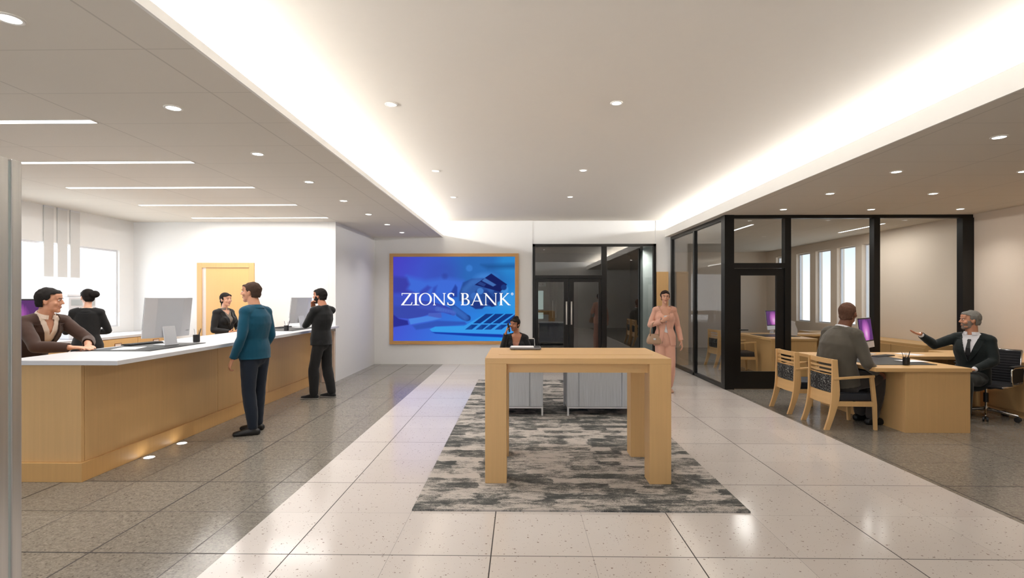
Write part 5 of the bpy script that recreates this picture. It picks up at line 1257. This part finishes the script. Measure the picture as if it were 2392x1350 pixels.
jacket(P, greyj, V=(-.10, .155, .075), cuff=.02, hem=.07, hemw=1.02); shirt(P, whites); cuffs(P, whites); trousers(P, greytr, wide=.012, cuff=.06); shoes(P, blacksh); hair_short(P, vol=.002, front=.085)
# --- man with a tie gesturing from the office chair
P = person('grey haired man in dark suit and tie in the office chair, arm raised palm up', (5.84, 6.86), (-.91, -.41), 1.78, 'sit',
    dict(head=(.0, .06, 1.225), che=(0, .02, .86), nec=(0, .02, 1.05), elR=(.30, .24, .90), wrR=(.34, .46, 1.035), shR=(.165, .03, .995), shL=(-.165, -.02, .985), elL=(-.23, .02, .735), wrL=(-.14, .25, .64)), 'm', SK['light'], H_gry, look=(-.95, .30, .02), bulk=1.03,
    hands={'R': dict(dir=(.15, .93, .22), palm=(-.25, -.15, 1), thumb=(-.9, .1, .6), curl=.12), 'L': dict(dir=(.3, .9, -.1), palm=(0, 0, -1), thumb=(1, 0, 0), curl=.25)})
jk = jacket(P, darkj, V=(-.13, .155, .08), cuff=.04, hem=.10); shirt(P, whites); cuffs(P, whites); trousers(P, darkj); shoes(P, blacksh); hair_short(P, vol=.007, front=.080, top=.006); stubble(P, hairm('beard_grey', 132, 118, 108), infl=.0028)
J, s = P['J'], P['s']; fw = P['fwd'](2, P['ss']); up = P['ss'].cross(fw); up = up if up.z > 0 else -up
tb = MB()
from mathutils.bvhtree import BVHTree
tmb = MB(); P['torso'](tmb, .016 * s, .06, True); bvh = BVHTree.FromPolygons([V3(v) for v in tmb.v], tmb.f); rs = []
for u, w in ((.145, .014), (.128, .019), (.115, .014), (.04, .022), (-.05, .030), (-.13, .034)):
    row = []
    for q in (-w, w):
        org = J['che'] + P['ss'] * (q * s) + up * (u * s) + fw * .5; h = bvh.ray_cast(org, -fw)[0] or (org - fw * .38); row.append(h)
    rs.append([row[0], row[1], row[1] + fw * .006, row[0] + fw * .006])
tb.rings(rs).build('necktie', plain('black_tie', rgb(16, 18, 24), .5), P['root'])
# ---------------------------------------------------------------- light
def area(name, loc, size, energy, rot=(0, 0, 0), col=(1, 1, 1), sy=None):
    L = bpy.data.lights.new(name, 'AREA'); L.energy = energy; L.color = col; L.shape = 'RECTANGLE'; L.size = size; L.size_y = sy or size
    o = bpy.data.objects.new(name, L); COL.objects.link(o); o.location = loc; o.rotation_euler = rot; return o
for i, (x, y, z, pw) in enumerate(SPOTS):
    L = bpy.data.lights.new('downlight_lamp', 'SPOT'); L.energy = 34 * pw; L.color = (1, .95, .90); L.spot_size = math.radians(125); L.spot_blend = 1.0; L.shadow_soft_size = .05
    o = bpy.data.objects.new('downlight_lamp', L); COL.objects.link(o); o.location = (x, y, z)
for i, (x, y, z, sx, sy2) in enumerate(LEDS):
    area('linear_lamp', (x, y, z), sx, (8.5 if x < 0 else 9) * max(sx, sy2), (0, 0, 0), (1, .96, .92), sy2)
# daylight outside the teller window, added fill lamp behind the camera
area('daylight_left', (XW - .8, (wy0 + wy1) / 2, 1.9), 3.2, 115, (0, math.radians(-90), 0), (.96, .98, 1), 3.4)
area('daylight_behind', (-3.45, YB - .6, 1.6), 6.2, 60, (math.radians(90), 0, 0), (.97, .985, 1), 2.4)  # added lamp outside the rear opening, brightens faces turned to the camera
area('cove_lamp_left', (-2.38, (YB + YF) / 2, 3.10), YF - YB - .4, 150, (math.radians(0), math.radians(-108), 0), (1, .98, .95), .05).data.size = .05
bpy.data.objects['cove_lamp_left'].data.size_y = YF - YB - .4
area('cove_lamp_right', (3.79, (YB + YF) / 2, 3.14), .05, 150, (0, math.radians(108), 0), (1, .98, .95), YF - YB - .4)
W_ = bpy.data.worlds.new('sky'); C.world = W_; W_.use_nodes = True; nt = W_.node_tree
bg = nt.nodes['Background']; tc = nt.nodes.new('ShaderNodeTexCoord'); sp = nt.nodes.new('ShaderNodeSeparateXYZ'); nt.links.new(tc.outputs['Generated'], sp.inputs[0])
rp = nt.nodes.new('ShaderNodeValToRGB'); nt.links.new(sp.outputs[2], rp.inputs[0])
rp.color_ramp.elements[0].position = 0.0; rp.color_ramp.elements[0].color = (1.0, .99, .97, 1)
rp.color_ramp.elements[1].position = .12; rp.color_ramp.elements[1].color = (.55, .72, 1, 1)
nt.links.new(rp.outputs[0], bg.inputs[0]); bg.inputs[1].default_value = 1.05
# camera
cam = bpy.data.cameras.new('camera'); co = bpy.data.objects.new('camera', cam); COL.objects.link(co)
cam.sensor_width = 36; cam.lens = 36 * F_PX / 2392; cam.shift_y = (HY - CY) / 2392; cam.clip_start = .05
co.location = (0, 0, EYE); co.rotation_euler = (math.radians(90), 0, YAW); C.camera = co
C.view_settings.view_transform = 'Standard'; C.view_settings.look = 'None'; C.view_settings.gamma = 1; C.view_settings.exposure = EXPO
C.view_settings.use_curve_mapping = False
C.cycles.use_denoising = True; C.cycles.max_bounces = 10; C.cycles.diffuse_bounces = 6; C.cycles.transparent_max_bounces = 24
C.cycles.sample_clamp_indirect = 6
